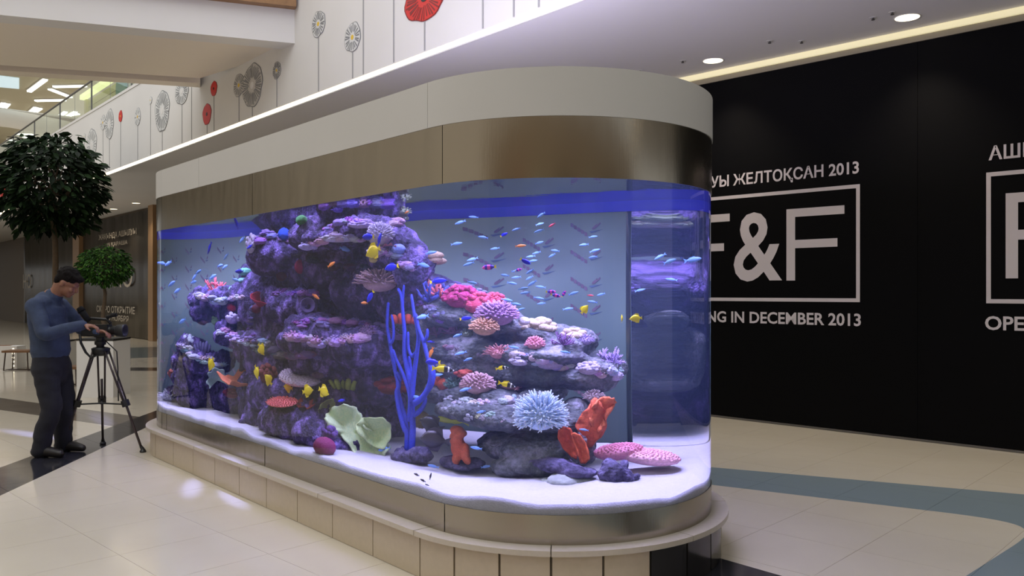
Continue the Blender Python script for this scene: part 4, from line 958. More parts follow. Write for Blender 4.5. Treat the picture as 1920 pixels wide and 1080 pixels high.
# the larger fish
BIG = [('yellow', 'yellow_tang', 'bright yellow tang seen in front of the lilac-white dome high on the reef', 699, 472, 26, 200, .6),
 ('yellow', 'yellow_tang', 'yellow tang with nose up, leftmost of three in the open water on the right', 1096, 580, 26, 55, .5), ('yellow', 'yellow_tang', 'yellow tang seen almost edge-on in the open water on the right', 1166, 597, 24, 80, .5),
 ('yellow', 'yellow_tang', 'yellow tang facing left, rightmost of the three over the right shelf', 1192, 597, 26, 185, .45), ('yellow', 'yellow_tang', 'yellow tang nose down before the reef wall above the orange ruffled cup', 490, 655, 15, -50, .6),
 ('yellow', 'yellow_tang', 'yellow tang in front of the free-standing left outcrop', 396, 683, 14, 240, .5), ('yellow', 'yellow_tang', 'yellow tang nose down at the right end of the orange ruffled cup', 481, 698, 15, -70, .5),
 ('yellow', 'yellow_tang', 'yellow tang in front of the rusty brown sponge', 503, 712, 15, 140, .5), ('yellow', 'yellow_tang', 'yellow tang just below the left end of the lilac table coral', 540, 726, 15, 170, .5),
 ('yellow', 'yellow_tang', 'yellow tang straight under the middle of the lilac table coral', 577, 733, 18, 10, .5), ('yellow', 'yellow_tang', 'yellow tang between the lilac table and the narrow green leaf coral', 607, 734, 19, -20, .5),
 ('bluetang', 'blue_tang', 'royal blue tang with yellow tail by the yellow tang on the upper reef', 690, 444, 20, 180, .55), ('damsel', 'blue_fish', 'dark blue fish swimming upright in front of the lilac-white dome', 711, 449, 18, 70, .55),
 ('bluetang', 'blue_tang', 'royal blue tang with yellow tail over the pale brush coral', 734, 501, 24, 190, .55), ('bluetang', 'blue_tang', 'royal blue tang nose down below the pale brush coral', 694, 556, 18, 230, .6),
 ('bluetang', 'blue_tang', 'royal blue tang facing down-right in the open water above the cream leather coral', 985, 490, 26, -30, .4), ('violettang', 'violet_tang', 'pink and violet tang with yellow tail facing left in open water', 917, 501, 30, 185, .4),
 ('violettang', 'violet_tang', 'small pink and violet tang amid the pale blue shoal', 972, 506, 16, 20, .45), ('bluetang', 'blue_tang', 'royal blue tang among the salmon pink staghorn branches', 821, 527, 28, 10, .7),
 ('violettang', 'violet_tang', 'pink and violet tang, upper left of a close trio on the right', 1033, 547, 22, 0, .45), ('violettang', 'violet_tang', 'pink and violet tang, lowest of a close trio on the right', 1042, 554, 22, -15, .42),
 ('violettang', 'violet_tang', 'pink and violet tang, rightmost of a close trio on the right', 1057, 551, 18, 60, .45), ('bluetang', 'blue_tang', 'dark blue tang under the surface left of the cream knobbly coral shoal', 945, 440, 18, 30, .6),
 ('foxface', 'foxface_fish', 'yellow foxface with black and white head beside the blue gorgonian', 830, 692, 38, -4, .5), ('foxface', 'foxface_fish', 'yellow foxface hovering in front of the right shelf underside', 941, 690, 27, 12, .6),
 ('foxface', 'foxface_fish', 'yellow foxface over the pink branching coral of the low ledge', 950, 721, 38, -12, .45), ('wrasse', 'wrasse', 'yellow-green wrasse with blue head under the low ledge', 845, 788, 62, 172, 1.2),
 ('darkdisc', 'black_fish', 'black fish above the striped one in the gap right of the gorgonian', 803, 795, 34, 160, .8), ('sailfin', 'sailfin_tang', 'dark striped sailfin tang low beside the foot of the blue gorgonian', 809, 824, 54, 172, .7),
 ('bluetang', 'blue_tang', 'royal blue tang with yellow tail crossing the right branch of the gorgonian', 810, 679, 26, 178, .5), ('damsel', 'blue_fish', 'small royal blue fish right of the upper gorgonian branches', 806, 641, 13, 180, .6),
 ('bluetang', 'blue_tang', 'royal blue tang between the rose red mass and the tan dome', 873, 597, 24, 10, .7), ('anthias', 'anthias', 'orange anthias in open water left of the royal blue tang', 976, 461, 24, 5, .5),
 ('anthias', 'anthias', 'small orange fish in the dark hollow right of the magenta sponge', 621, 496, 14, 25, .6), ('anthias', 'anthias', 'faint orange fish at the mouth of the violet tube sponge', 592, 556, 13, -25, .6),
 ('anthias', 'anthias', 'small orange fish below the pale brush coral near the gorgonian tips', 683, 568, 12, 180, .6), ('anthias', 'anthias', 'tiny orange and white fish in front of the blue top strip', 762, 398, 8, 20, .6),
 ('anthias', 'anthias', 'orange fish nose down by the right branch of the gorgonian', 808, 661, 20, 250, .55), ('redfish', 'red_fish', 'slim red fish rising just under the blue top strip', 1035, 422, 18, 215, .5),
 ('redfish', 'red_fish', 'red fish between the violet trio and the yellow tangs', 1107, 554, 15, -5, .6), ('damsel', 'blue_fish', 'royal blue fish with a pale tail in open water far left', 393, 465, 13, 240, .5),
 ('damsel', 'blue_fish', 'round dark blue fish left of the mint brain corals', 449, 509, 14, 180, .7), ('damsel', 'blue_fish', 'vivid blue fish in front of the blue strip far left', 443, 418, 14, 120, .4),
 ('damsel', 'blue_fish', 'royal blue fish at the left edge of the reef top', 468, 463, 10, 200, .7), ('damsel', 'blue_fish', 'vivid blue fish left of the big cabbage coral', 640, 751, 12, 190, .5),
 ('smalldark', 'dark_fish', 'small dark fish over the sand, upper one of a trio', 781, 890, 10, 170, .35), ('smalldark', 'dark_fish', 'small dark fish over the sand, middle one of a trio', 793, 901, 10, 165, .3),
 ('smalldark', 'dark_fish', 'small dark fish over the sand, lowest of a trio', 802, 911, 10, 160, .28), ('smalldark', 'dark_fish', 'thin dark fish swimming upright over the sand right of the trio', 807, 893, 11, 75, .3)]
for kind, name, lab, u, v, px, ang, tau in BIG:
    fish(kind, name, lab, 'fish', u, v, px, ang, tau, yaw=rng_of(u, v).uniform(-20, 20) + (62 if 'edge-on' in lab else 0))
MARKS = [(780, 470, 'the tan finger leather coral'), (917, 501, 'the pink and violet tang in open water'), (985, 490, 'the royal blue tang in open water'), (1033, 547, 'the close trio of violet tangs'),
 (1035, 422, 'the slim red fish'), (1096, 580, 'the nose-up yellow tang'), (1192, 597, 'the rightmost yellow tang'), (404, 536, 'the pink branching coral at left'), (1265, 480, 'the curved right end of the glass'), (310, 500, 'the left end of the glass'),
 (461, 510, 'the mint brain corals'), (895, 718, 'the pinkish beige finger dome'), (860, 555, 'the magenta soft coral mass'), (935, 658, 'the salmon finger coral'), (865, 835, 'the two-legged orange sponge'), (683, 830, 'the big cabbage coral'), (640, 446, 'the white crust on the upper ledge'),
 (782, 740, 'the middle of the blue gorgonian'), (990, 780, 'the ice-blue staghorn coral'), (976, 585, 'the lilac-pink finger dome'), (410, 640, 'the free-standing left outcrop')]
SHOAL = [(888, 407), (863, 417), (968, 430), (906, 445), (856, 457), (928, 466), (806, 474), (995, 481), (886, 486), (879, 495), (793, 497), (947, 516), (967, 508), (968, 520), (960, 531), (981, 541), (993, 521), (885, 530), (976, 580), (950, 562), (967, 570),
 (646, 467), (1015, 403), (1011, 433), (1011, 455), (1112, 444), (1095, 459), (1006, 474), (1041, 470), (1035, 479), (999, 489), (1115, 470), (1112, 482), (1238, 481), (1256, 490), (994, 509), (998, 531), (985, 549), (1014, 538), (1075, 550), (1127, 552), (1200, 544),
 (1010, 559), (1015, 569), (1111, 566), (1065, 579), (1259, 524), (1300, 487), (413, 498), (422, 500), (372, 510), (399, 519), (365, 519), (306, 494), (316, 494), (322, 532), (363, 529), (442, 525), (424, 481), (454, 449), (342, 602), (333, 545),
 (864, 662), (877, 674), (858, 629), (819, 703), (873, 730), (902, 772), (893, 840), (911, 875), (811, 874), (720, 842), (963, 651), (792, 594), (1012, 420), (1060, 660), (1095, 806), (782, 746)]
by = {}
for (u, v) in SHOAL:
    k = min(range(len(MARKS)), key=lambda i: (MARKS[i][0]-u)**2+(MARKS[i][1]-v)**2); by.setdefault(k, []).append((u, v))
for k, lst in by.items():
    mu, mv, mt = MARKS[k]; lst.sort(key=lambda p: (p[0]-mu)**2+(p[1]-mv)**2)
    for i, (u, v) in enumerate(lst):
        r = rng_of('s', u, v); ang = r.choice((190, 200, 170, 10, -12, 20, 215)); small = u < 480
        o_ = 'nearest' if i == 0 else ORD[i]+' nearest'
        fish('chromis', 'damselfish', 'pale blue fish %s to %s' % (o_, mt), 'fish', u, v, r.uniform(9, 12) if small else r.uniform(19, 25), ang, yaw=r.uniform(-30, 30), group='shoal of small pale blue fish')

# ------------------------------------------------------------------ hoardings with their lettering
def glyphs(txt, w_, h, bold=0.0):
    """the line of text character by character: [(char, verts, faces)], scaled to w_ x h"""
    def raw(t_):
        c_ = D.curves.new('t', 'FONT'); c_.body = t_; c_.size = 1; c_.offset = bold; c_.resolution_u = 3
        o = D.objects.new('t', c_); COL.objects.link(o); dg = bpy.context.evaluated_depsgraph_get(); dg.update()
        me = D.meshes.new_from_object(o.evaluated_get(dg)); D.objects.remove(o); D.curves.remove(c_)
        r = [tuple(v.co[:2]) for v in me.vertices], [tuple(p.vertices) for p in me.polygons]; D.meshes.remove(me); return r
    vs, fs = raw(txt); ends = []
    for i in range(1, len(txt)+1): ends.append(max(x for x, y in raw(txt[:i])[0]))
    xs = [p[0] for p in vs]; ys = [p[1] for p in vs]; x0, y0 = min(xs), min(ys); sx = w_/(max(xs)-x0); sy = h/(max(ys)-y0)
    out = []; lo = -1e9
    for ch, e in zip(txt, ends):
        if ch == ' ': continue
        ff = [f for f in fs if lo < sum(vs[i][0] for i in f)/len(f) <= e+1e-6]; lo = e
        ix = sorted({i for f in ff for i in f}); mp_ = {k: n for n, k in enumerate(ix)}
        out.append((ch, [((vs[i][0]-x0)*sx, (vs[i][1]-y0)*sy) for i in ix], [tuple(mp_[i] for i in f) for f in ff]))
    return out
def line_of_text(txt, w_, h, bold, ox, oy, frame, mat, parent):
    for ch, vs, fs in glyphs(txt, w_, h, bold):
        m = MB(); m.add([frame(x+ox, y+oy, .0015) for x, y in vs], fs); m.build('digit' if ch.isdigit() else 'letter', mat, parent)
hb = thing('hoarding', 'tall black hoarding with white lettering covering the shop on the right', 'hoarding', wl(-3, 0))
PT = [-9.2, -6.85, -4.95, -2.79, -1.0, .8, 2.6, 3.4]
for a, b in zip(PT, PT[1:]):
    m = rail(a+.001, b-.001, WK-.012+.004*((PT.index(a)) % 2), WK+.012, .03, ZC-.128); m.build('panel', m_black, hb)
def sign(t0):
    fr = lambda x, y, d: wl(t0+x, y, WK-.0125-d)
    SW = 2.33; zb, zt = 1.39, 2.635; lw = .04
    m = MB()
    for x0, x1, y0, y1 in ((0, SW, zt-lw, zt), (0, SW, zb, zb+lw), (0, lw, zb+lw, zt-lw), (SW-lw, SW, zb+lw, zt-lw)):
        m.add([fr(x, y, .0015) for x, y in ((x0, y0), (x1, y0), (x1, y1), (x0, y1))], [(0, 1, 2, 3)])
    m.build('frame_lines', m_letter, hb)
    for fx in (.163, SW-.163-.65):
        m = MB()
        for x0, x1, y0, y1 in ((0, .102, 1.625, 2.424), (.102, .65, 2.333, 2.424), (.102, .575, 1.985, 2.076)):
            m.add([fr(fx+x, y, .0015) for x, y in ((x0, y0), (x1, y0), (x1, y1), (x0, y1))], [(0, 1, 2, 3)])
        m.build('letter', m_letter, hb)
    line_of_text('&', .60, .80, .012, .865, 1.618, fr, m_letter, hb)
    line_of_text('АШЫЛУЫ ЖЕЛТОҚСАН 2013', 2.30, .165, .022, .02, 2.722, fr, m_letter, hb)
    line_of_text('OPENING IN DECEMBER 2013', 2.35, .135, .022, -.01, 1.135, fr, m_letter, hb)
for t0 in (-5.69, -2.173, 1.2): sign(t0) if t0 < 1 else None

HK = 8.36
def hoarding2(lab, u0, u1):
    k = lambda u: (lambda p: (p.dot(E1)))(onplane(u, 547, E2, HK))
    a0, a1 = k(u0), k(u1)
    h = thing('hoarding', lab, 'hoarding', fpt((a0+a1)/2, HK, 0))
    r = rng_of(lab); nx = 34; vs = []; m = MB()
    for i in range(nx+1):                                     # a sheet of film hanging in slack folds
        a = a0+(a1-a0)*i/nx; s_ = HK-.03+.035*noise.noise(Vector((a*1.9, 3, 1)))+.02*noise.noise(Vector((a*5, 1, 7)))
        top = ZC-.05-.06*(.5+.5*noise.noise(Vector((a*1.2, 9, 2))))
        vs += [fpt(a, s_, .02), fpt(a, s_+.01, 2.0), fpt(a, s_, top)]
    n = len(vs); vs += [p+E2*.012 for p in vs]; fs = []
    for i in range(nx):
        for j in (0, 1):
            q = (i*3+j, (i+1)*3+j, (i+1)*3+j+1, i*3+j+1); fs += [q, tuple(x+n for x in q)[::-1]]
        fs += [(i*3+2, (i+1)*3+2, (i+1)*3+2+n, i*3+2+n), ((i+1)*3, i*3, i*3+n, (i+1)*3+n)]
    fs += [(0, 1, n+1, n), (1, 2, n+2, n+1), (nx*3+1, nx*3, n+nx*3, n+nx*3+1), (nx*3+2, nx*3+1, n+nx*3+1, n+nx*3+2)]
    m.add(vs, fs).build('film_sheet', M('dark_film', (46, 40, 34), .35, var=.2, vs=3), h, True)
    fr = lambda x, y, d: fpt(x, HK-.085-d, y)
    return h, k, fr
m_pale = M('pale_vinyl', (176, 168, 156), .6)
h2, k2, fr2 = hoarding2('brown-black film hoarding with pale lettering behind the small round tree', 157, 286)
def put(txt, u0, u1, v0, v1, hh, kk, fr, bold=0.0):
    um = (u0+u1)/2; z0 = onplane(um, v1, E2, HK).z; z1 = onplane(um, v0, E2, HK).z
    line_of_text(txt, abs(kk(u1)-kk(u0)), z1-z0, bold, min(kk(u0), kk(u1)), z0, fr, m_pale, hh)
put('ЖАҚЫНДА АШЫЛУЫ', 190, 261, 434, 447, h2, k2, fr2, .01); put('15 ҚАРАША', 206, 244, 453, 462, h2, k2, fr2, .01)
put('HO', 219, 253, 500, 539, h2, k2, fr2); put('СКОРО ОТКРЫТИЕ', 186, 258, 574, 587, h2, k2, fr2, .01); put('15 НОЯБРЯ', 206, 246, 591, 602, h2, k2, fr2, .01)
h3, k3, fr3 = hoarding2('far black film hoarding seen behind the head of the cameraman', 46, 143)
put('HO', 47, 62, 514, 541, h3, k3, fr3)
ka = lambda u: onplane(u, 547, E2, HK).dot(E1)
for i, (u0, u1) in enumerate(((144, 156), (287, 296))):
    a0, a1 = ka(u0), ka(u1)
    structure(slab(a0, a1, HK-.15, HK+.1, 0, ZC-.002).build('trim_%d' % (5+i), M('bronze_column', (140, 110, 78), .5)))

# ------------------------------------------------------------------ bridge, upper floor, balustrade
def prism2(pts, z0, z1): return MB().prism(pts, z0, z1)
nb, nd = Vector((-3.09, 11.71, 0)), Vector((-.944, -.33, 0)); fb, fd = Vector((-5.48, 14.44, 0)), Vector((-.963, -.268, 0))
br = thing('bridge', 'white footbridge with a wooden top band crossing the atrium high at left', 'bridge', (-6, 12.5, 5.04))
away = Vector((-.33, .944, 0))*-1
inw = Vector((-.35, .937, 0))
LN = 11
def quadbar(p, d, w0, w1, z0, z1, ext=LN): a, b = p+inw*w0, p+inw*w1; return MB().prism([a, a+d*ext, b+d*ext, b] if True else None, z0, z1)
quadbar(nb, nd, 0, .35, 5.04, 5.52).build('edge_beam', m_white, br)
quadbar(nb, nd, -.14, .2, 5.521, 6.4).build('wooden_band', m_wood, br)
MB().prism([nb+inw*.35+nd*-.15, nb+inw*.35+nd*LN, fb-inw*.55+fd*LN, fb-inw*.55], 5.12, 5.5).build('deck', m_beige, br)
MB().prism([fb-inw*.55, fb-inw*.55+fd*LN, fb-inw*.32+fd*LN, fb-inw*.32], 5.3, 5.5).build('shadow_gap', M('brown_recess', (120, 100, 78), .7), br)
MB().prism([fb-inw*.32, fb-inw*.32+fd*LN, fb+fd*LN, fb], 5.09, 5.6).build('far_edge_beam', m_beige, br)

ZU = 9.5
structure(MB().box((-35, 55, ZU+.15), (70, 56, .3)).build('ceiling_upper', M('upper_ceiling', (176, 168, 146), .7)))
area('upper_hall_fill', (-22, 38, 9.2), (-22, 38, 0), 26, 22, 500, (1, .95, .82))  # added fill under the upper ceiling, as the battens alone are weak
area('upper_ceiling_fill', (-20, 36, 6.2), (-20, 36, 9), 20, 16, 260, (1, .95, .82))  # added unseen uplight that brightens the upper ceiling
structure(MB().box((-50, 90, 4.7), (100, .4, 9.5)).build('wall_far', M('far_wall', (150, 130, 100), .7)))
zz = lambda x, y: (x/6.75, 130+y/6.75)
m_tube = M('fluorescent', (250, 252, 240), emit=2.6)
for i, (a, b) in enumerate([((370, 260), (575, 108)), ((680, 200), (1090, 190)), ((630, 230), (900, 335)), ((450, 378), (830, 370)), ((0, 480), (45, 408)), ((35, 492), (105, 420)), ((370, 540), (455, 465)), ((410, 545), (512, 477)), ((740, 590), (835, 520)), ((835, 590), (960, 520)), ((880, 565), (995, 545)), ((100, 872), (195, 892)), ((300, 838), (415, 862)), ((550, 830), (640, 850)), ((205, 803), (420, 808))]):
    p, q = (G(*zz(*k), z=ZU) for k in (a, b)); d = (q-p); ang = math.atan2(d.y, d.x); c_ = (p+q)/2
    far_ = c_.y
    lt = thing('ceiling_light', ['slanting', 'longest level', 'descending', 'lower level', 'left edge', 'left edge inner', 'low paired', 'low paired inner', 'tilted far', 'tilted farther', 'short far', 'lowest left', 'low middle', 'low right', 'thin lowest'][i]+' fluorescent batten on the upper ceiling beyond the bridge', 'light', (c_.x, c_.y, ZU-.05), ang, group='fluorescent battens on the upper ceiling')
    MB().box((0, 0, -.02), (d.length, .16, .05)).local('diffuser', m_tube, lt); MB().box((0, 0, .0275), (d.length*1.01, .22, .045)).local('housing', m_white, lt)
sk = MB(); P0 = [G(u, v, ZU-.01) for u, v in ((-30, 138), (36, 146), (36, 166), (-30, 160))]
structure(sk.prism([(p.x, p.y) for p in P0], ZU-.03, ZU-.005).build('window_1', M('skylight_glass', (186, 206, 216), emit=.8)))
# balustrade of glass on the fascia
bal = thing('balustrade', 'glass balustrade with a slim steel handrail along the top of the white fascia', 'balustrade', fpt(-18, FS+.06, 5.78))
m_gl = D.materials.new('clear_pane'); m_gl.use_nodes = True; b_ = m_gl.node_tree.nodes['Principled BSDF']
b_.inputs['Transmission Weight'].default_value = 1; b_.inputs['IOR'].default_value = 1.45; b_.inputs['Roughness'].default_value = 0; b_.inputs['Base Color'].default_value = (.86, .95, .92, 1)
for i in range(18):
    a0 = -34+i*1.55; slab(a0+.01, a0+1.54, FS+.055, FS+.067, 5.79, 6.56).build('pane', m_gl, bal)
MB().tube([fpt(-34, FS+.06, 6.59), fpt(-6.1, FS+.06, 6.59)], .028, 8).build('handrail', m_grey, bal)
for i in range(9):
    a0 = -34+i*3.1; slab(a0-.015, a0+.015, FS+.04, FS+.08, 5.78, 6.57).build('post', m_grey, bal)
slab(-75, 9, FS-.012, FS+.22, 5.781, 5.84).build('trim_7', m_white)['kind'] = 'structure'
# upper shopfront with its light cove, far curved balcony
kk = lambda u, s: onplane(u, 547, E2, s).dot(E1)
aS = kk(166, 8.42)
us = thing('upper_shopfront', 'pale green slatted shopfront on the upper floor beyond the balustrade', 'shopfront', fpt(aS+4, 8.42, 5.85))
for i in range(22): slab(aS, aS+9, 8.42+.015*(i % 2), 8.5, 5.86+i*.13, 5.98+i*.13).build('slat', M('pale_green_board', (186, 188, 146), .6), us)
slab(aS-.25, aS, 8.34, 8.7, 5.85, 8.75).build('corner_post', M('green_cream', (200, 198, 150), .5), us)
slab(aS-.4, aS+9, 8.22, 8.42, 8.78, 8.95).build('light_cove', M('cove_glow', (236, 240, 180), emit=1.3), us)
dsc = MB(); cc = onplane(228, 164, E2, 8.35); mm = Matrix.Translation(cc) @ E2.to_track_quat('Z', 'Y').to_matrix().to_4x4()
dsc.lathe([(.01, -.03), (.55, -.03), (.55, .03), (.01, .03)], n=20); dsc.v = [mm @ p for p in dsc.v]; dsc.build('round_sign', M('teal', (40, 120, 110), .5), us)
structure(slab(-75, 9, FS+.2, 14, 5.3, 5.75).build('floor_upper', m_beige))
fbal = thing('far_balcony', 'white rounded balcony edge with a rail crossing the far upper atrium', 'balcony', atY(70, 228, 32))
cv = [atY(u, v, 32-.0009*(u-70)**2*.05) for u, v in ((-60, 214), (-20, 218), (20, 223), (60, 230), (100, 238), (135, 246))]
MB().tube(cv, .34, 12).build('edge', m_white, fbal, True)
MB().tube([atY(u, v, 32) for u, v in ((-60, 197), (0, 204), (75, 214), (152, 223))], .05, 6).build('rail', m_white, fbal)
vs = [atY(u, v, 32.05) for u, v in ((-60, 198), (0, 205), (75, 215), (152, 224), (135, 240), (100, 232), (60, 224), (20, 217), (-20, 212), (-60, 208))]
m = MB(); m.add(vs+[p+Vector((0, .03, 0)) for p in vs], [tuple(range(10)), tuple(range(10, 20))[::-1]]+[(i, (i+1) % 10, 10+(i+1) % 10, 10+i)[::-1] for i in range(10)]); m.build('infill', M('brown_glass', (96, 84, 74), .3), fbal)
# far end of the lower mall
for u0, u1, v0 in ((5, 14, 512), (-8, -2, 512)):
    p0, p1 = atY(u0, 577, 78), atY(u1, 577, 78)
    structure(MB().box(((p0.x+p1.x)/2, 78, 1.7), (p1.x-p0.x, .5, 3.4)).build('trim_8', M('warm_column', (214, 180, 120), .5)))
structure(MB().box((-52, 82, 3.3), (22, .5, 1.4)).build('wall_far_lintel', m_beige))
structure(MB().box((-44, 80, 1.2), (2.6, .4, 2.4)).build('door_1', M('far_doorway', (70, 56, 44), .6)))

# ------------------------------------------------------------------ printed flowers on the fascia
m_gline = M('grey_ink', (120, 122, 124), .6); m_petal = M('petal_white', (206, 206, 204), .6); m_redp = M('poppy_red', (196, 34, 28), .5); m_redl = M('poppy_dark', (120, 18, 18), .5)
m_stem = M('stem_grey', (150, 150, 150), .6); m_yc = M('flower_yellow', (216, 180, 60), .6); m_shadep = M('petal_white_shaded', (190, 186, 182), .6)  # darker petals: white flowers with the bridge's shade put into the colour
def flower(u, v, w_, h, kind, lab, centre='yellow', lines=22):
    s_ = FS-.004
    p0, p1 = onplane(u-w_/2, v, E2, s_), onplane(u+w_/2, v, E2, s_); pc = onplane(u, v, E2, s_)
    rw = abs((p1-p0).dot(E1))/2; rh = (onplane(u, v-h/2, E2, s_).z-onplane(u, v+h/2, E2, s_).z)/2
    t = thing('wall_flower', lab, 'flower', fpt(pc.dot(E1), s_, pc.z), group='printed flowers on the white fascia')
    r = rng_of('fl', u, v); ph = r.uniform(0, 6); c_ = Vector((pc.dot(E1), pc.z))
    out = []
    for k in range(36):
        a = 2*math.pi*k/36; q = 1+.025*math.sin(5*a+ph)+.03*math.sin(3*a-ph)+.02*math.sin(9*a+2*ph)
        out.append((c_.x+rw*q*.95*math.cos(a), c_.y+rh*q*.95*math.sin(a)))
    def plate(pts, d, mat, name, par):
        n = len(pts); m = MB(); m.add([fpt(a, s_-d, z) for a, z in pts]+[fpt(a, s_+.003, z) for a, z in pts], [tuple(range(n)), tuple(range(n, 2*n))[::-1]]+[(i, (i+1) % n, n+(i+1) % n, n+i)[::-1] for i in range(n)])
        return m.build(name, mat, par, root=t)
    grow = [(c_.x+(a-c_.x)*(1+.035*min(1, .9/max(rw, .1))+.02), c_.y+(z-c_.y)*1.045) for a, z in out]
    plate(grow, .002, m_redl if kind == 'red' else m_gline, 'outline', t)
    plate(out, .004, {'red': m_redp, 'white': m_petal, 'grey': m_shadep}[kind], 'petals', t)
    if lines:
        m = MB()
        for k in range(lines):
            a = 2*math.pi*(k+r.uniform(-.2, .2))/lines; i0, i1 = r.uniform(.3, .42), r.uniform(.82, .95); wd = .010+.012*rh*.5
            dx, dz = math.cos(a), math.sin(a); nx, nz = -dz*wd, dx*wd
            A, B = (c_.x+rw*i0*dx, c_.y+rh*i0*dz), (c_.x+rw*i1*dx, c_.y+rh*i1*dz)
            m.add([fpt(x, s_-.0055, z) for x, z in ((A[0]-nx*.5, A[1]-nz*.5), (B[0]-nx, B[1]-nz), (B[0]+nx, B[1]+nz), (A[0]+nx*.5, A[1]+nz*.5))], [(0, 1, 2, 3)])
        m.build('petal_lines', m_redl if kind == 'red' else m_gline, t)['kind'] = 'stuff'
    q = .17
    plate([(c_.x+rw*q*math.cos(2*math.pi*k/10), c_.y+rh*q*math.sin(2*math.pi*k/10)) for k in range(10)], .007, {'yellow': m_yc, 'dark': m_dark, 'pale': m_white}[centre], 'centre', t)
    zb = ZC+.09
    if c_.y-rh > zb:
        sw = .011; plate([(c_.x-sw, zb), (c_.x+sw, zb), (c_.x+sw, c_.y-rh*.93), (c_.x-sw, c_.y-rh*.93)], .0015, m_stem, 'stem', t)
for f in [(597, 45, 25, 49, 'white', 'small white flower with yellow centre right beside the bridge end'), (661, 70, 30, 55, 'white', 'white flower with yellow centre second along from the bridge end'),
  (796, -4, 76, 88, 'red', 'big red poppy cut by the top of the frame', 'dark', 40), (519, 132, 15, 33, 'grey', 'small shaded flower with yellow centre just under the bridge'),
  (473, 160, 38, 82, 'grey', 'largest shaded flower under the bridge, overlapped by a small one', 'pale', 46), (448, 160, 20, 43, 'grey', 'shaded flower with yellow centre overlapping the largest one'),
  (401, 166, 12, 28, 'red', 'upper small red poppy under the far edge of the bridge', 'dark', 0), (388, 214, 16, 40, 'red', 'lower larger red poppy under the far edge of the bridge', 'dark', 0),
  (341, 172, 25, 48, 'white', 'large white flower partly hidden by the far bridge edge', 'pale', 30), (304, 208, 27, 77, 'white', 'tallest white flower beyond the bridge', 'pale', 40), (282, 188, 6, 14, 'white', 'tiny bud left of the tallest white flower', 'yellow', 0),
  (258, 219, 11, 33, 'white', 'small white flower with yellow centre right of the little red poppy', 'yellow', 10), (226, 218, 7, 22, 'red', 'little red poppy between white flowers beyond the bridge', 'yellow', 0),
  (205, 233, 16, 56, 'white', 'tall white flower left of the little red poppy', 'pale', 26), (193, 230, 9, 28, 'white', 'small flower overlapped by the tall white one', 'yellow', 8), (172, 272, 18, 62, 'white', 'white flower just right of the tall tree crown', 'pale', 26),
  (158, 256, 4, 12, 'white', 'tiny bud at the right edge of the tall tree crown', 'yellow', 0), (5, 358, 10, 40, 'red', 'narrow red poppy at the far left beside the tall tree', 'yellow', 0)]:
    flower(*f)
for u in (681, 738, 905, 963, 359, 1010):
    s_ = FS-.004; pc = onplane(u, 60, E2, s_).dot(E1)
    t = thing('flower_stem', {681: 'tall grey stem rising right of the second white flower', 738: 'tall grey stem just left of the big red poppy', 905: 'tall grey stem right of the big red poppy', 963: 'tall grey stem farthest right above the light strip', 359: 'bare grey stem by the far bridge edge', 1010: 'short grey stem where the light strip leaves the frame'}[u], 'stem', fpt(pc, s_, ZC+.09), group='bare stems on the white fascia')
    slab(pc-.011, pc+.011, s_-.0015, s_+.003, ZC+.09, 5.7).build('stem', m_stem, t)

# ------------------------------------------------------------------ downlights, sprinklers
def downlight(u, v, lab, r=.11):
    c_ = G(u, v, ZC); t = thing('downlight', lab, 'light', (c_.x, c_.y, ZC), group='recessed ceiling downlights')
    MB().lathe([(r, -.001), (r*1.12, -.006), (r*1.14, 0), (r*1.14, .004), (r, .004)], n=24, cap=False).local('rim', m_white, t, True)
    MB().lathe([(.002, -.0025), (r, -.0025), (r, -.0005), (.002, -.0005)], n=24).local('lens', m_lamp, t)
    l = D.lights.new('downlight_lamp', 'SPOT'); l.energy = 130; l.spot_size = 1.75; l.spot_blend = 1; l.color = (1, .86, .66); l.shadow_soft_size = .08
    o = D.objects.new('downlight_lamp', l); COL.objects.link(o); o.location = (c_.x, c_.y, ZC-.02)
for u, v, lab in ((1337, 114, 'recessed downlight just above the right end of the tank'), (1701, 33, 'recessed downlight farther right over the black hoarding'), (255, 381, 'downlight close to the top of the brown-black film hoarding'), (213, 392, 'downlight second from the film hoarding top'),
    (177, 401, 'downlight at the edge of the tall tree crown'), (21, 467, 'far downlight at left, lower of a pair'), (40, 463, 'far downlight at left, upper of a pair'), (3, 487, 'farthest downlight at the left edge')): downlight(u, v, lab)
SPR = {1637: 'small sprinkler left of the farther downlight, lower of two', 1673: 'small sprinkler touching the farther downlight, upper of two', 1443: 'small sprinkler midway between the two downlights, left one', 1503: 'small sprinkler midway between the two downlights, right one', 1280: 'small sprinkler left of the downlight above the tank end', 1200: 'small sprinkler on the soffit just over the hood rim'}
for x_, y_ in ((.8, 10.9), (5.3, 6.4), (6.8, 4.9), (8.3, 3.4), (4.6, 8.7)):          # unseen downlights, most continuing the row, added for bounce off the floor
    l = D.lights.new('downlight_lamp', 'SPOT'); l.energy = 130; l.spot_size = 1.75; l.spot_blend = 1; l.color = (1, .86, .66); l.shadow_soft_size = .08
    o = D.objects.new('downlight_lamp', l); COL.objects.link(o); o.location = (x_, y_, ZC-.02)
for u, v in ((1637, 33), (1673, 23), (1443, 77), (1503, 77), (1280, 114), (1200, 132)):
    c_ = G(u, v, ZC); t = thing('sprinkler', SPR[u], 'sprinkler', (c_.x, c_.y, ZC), group='ceiling sprinklers')
    MB().lathe([(.034, -.004), (.034, .001), (.004, .001)], n=14).local('plate', m_white, t); MB().lathe([(.008, -.022), (.018, -.024), (.008, -.004)], n=10).local('head', m_grey, t)

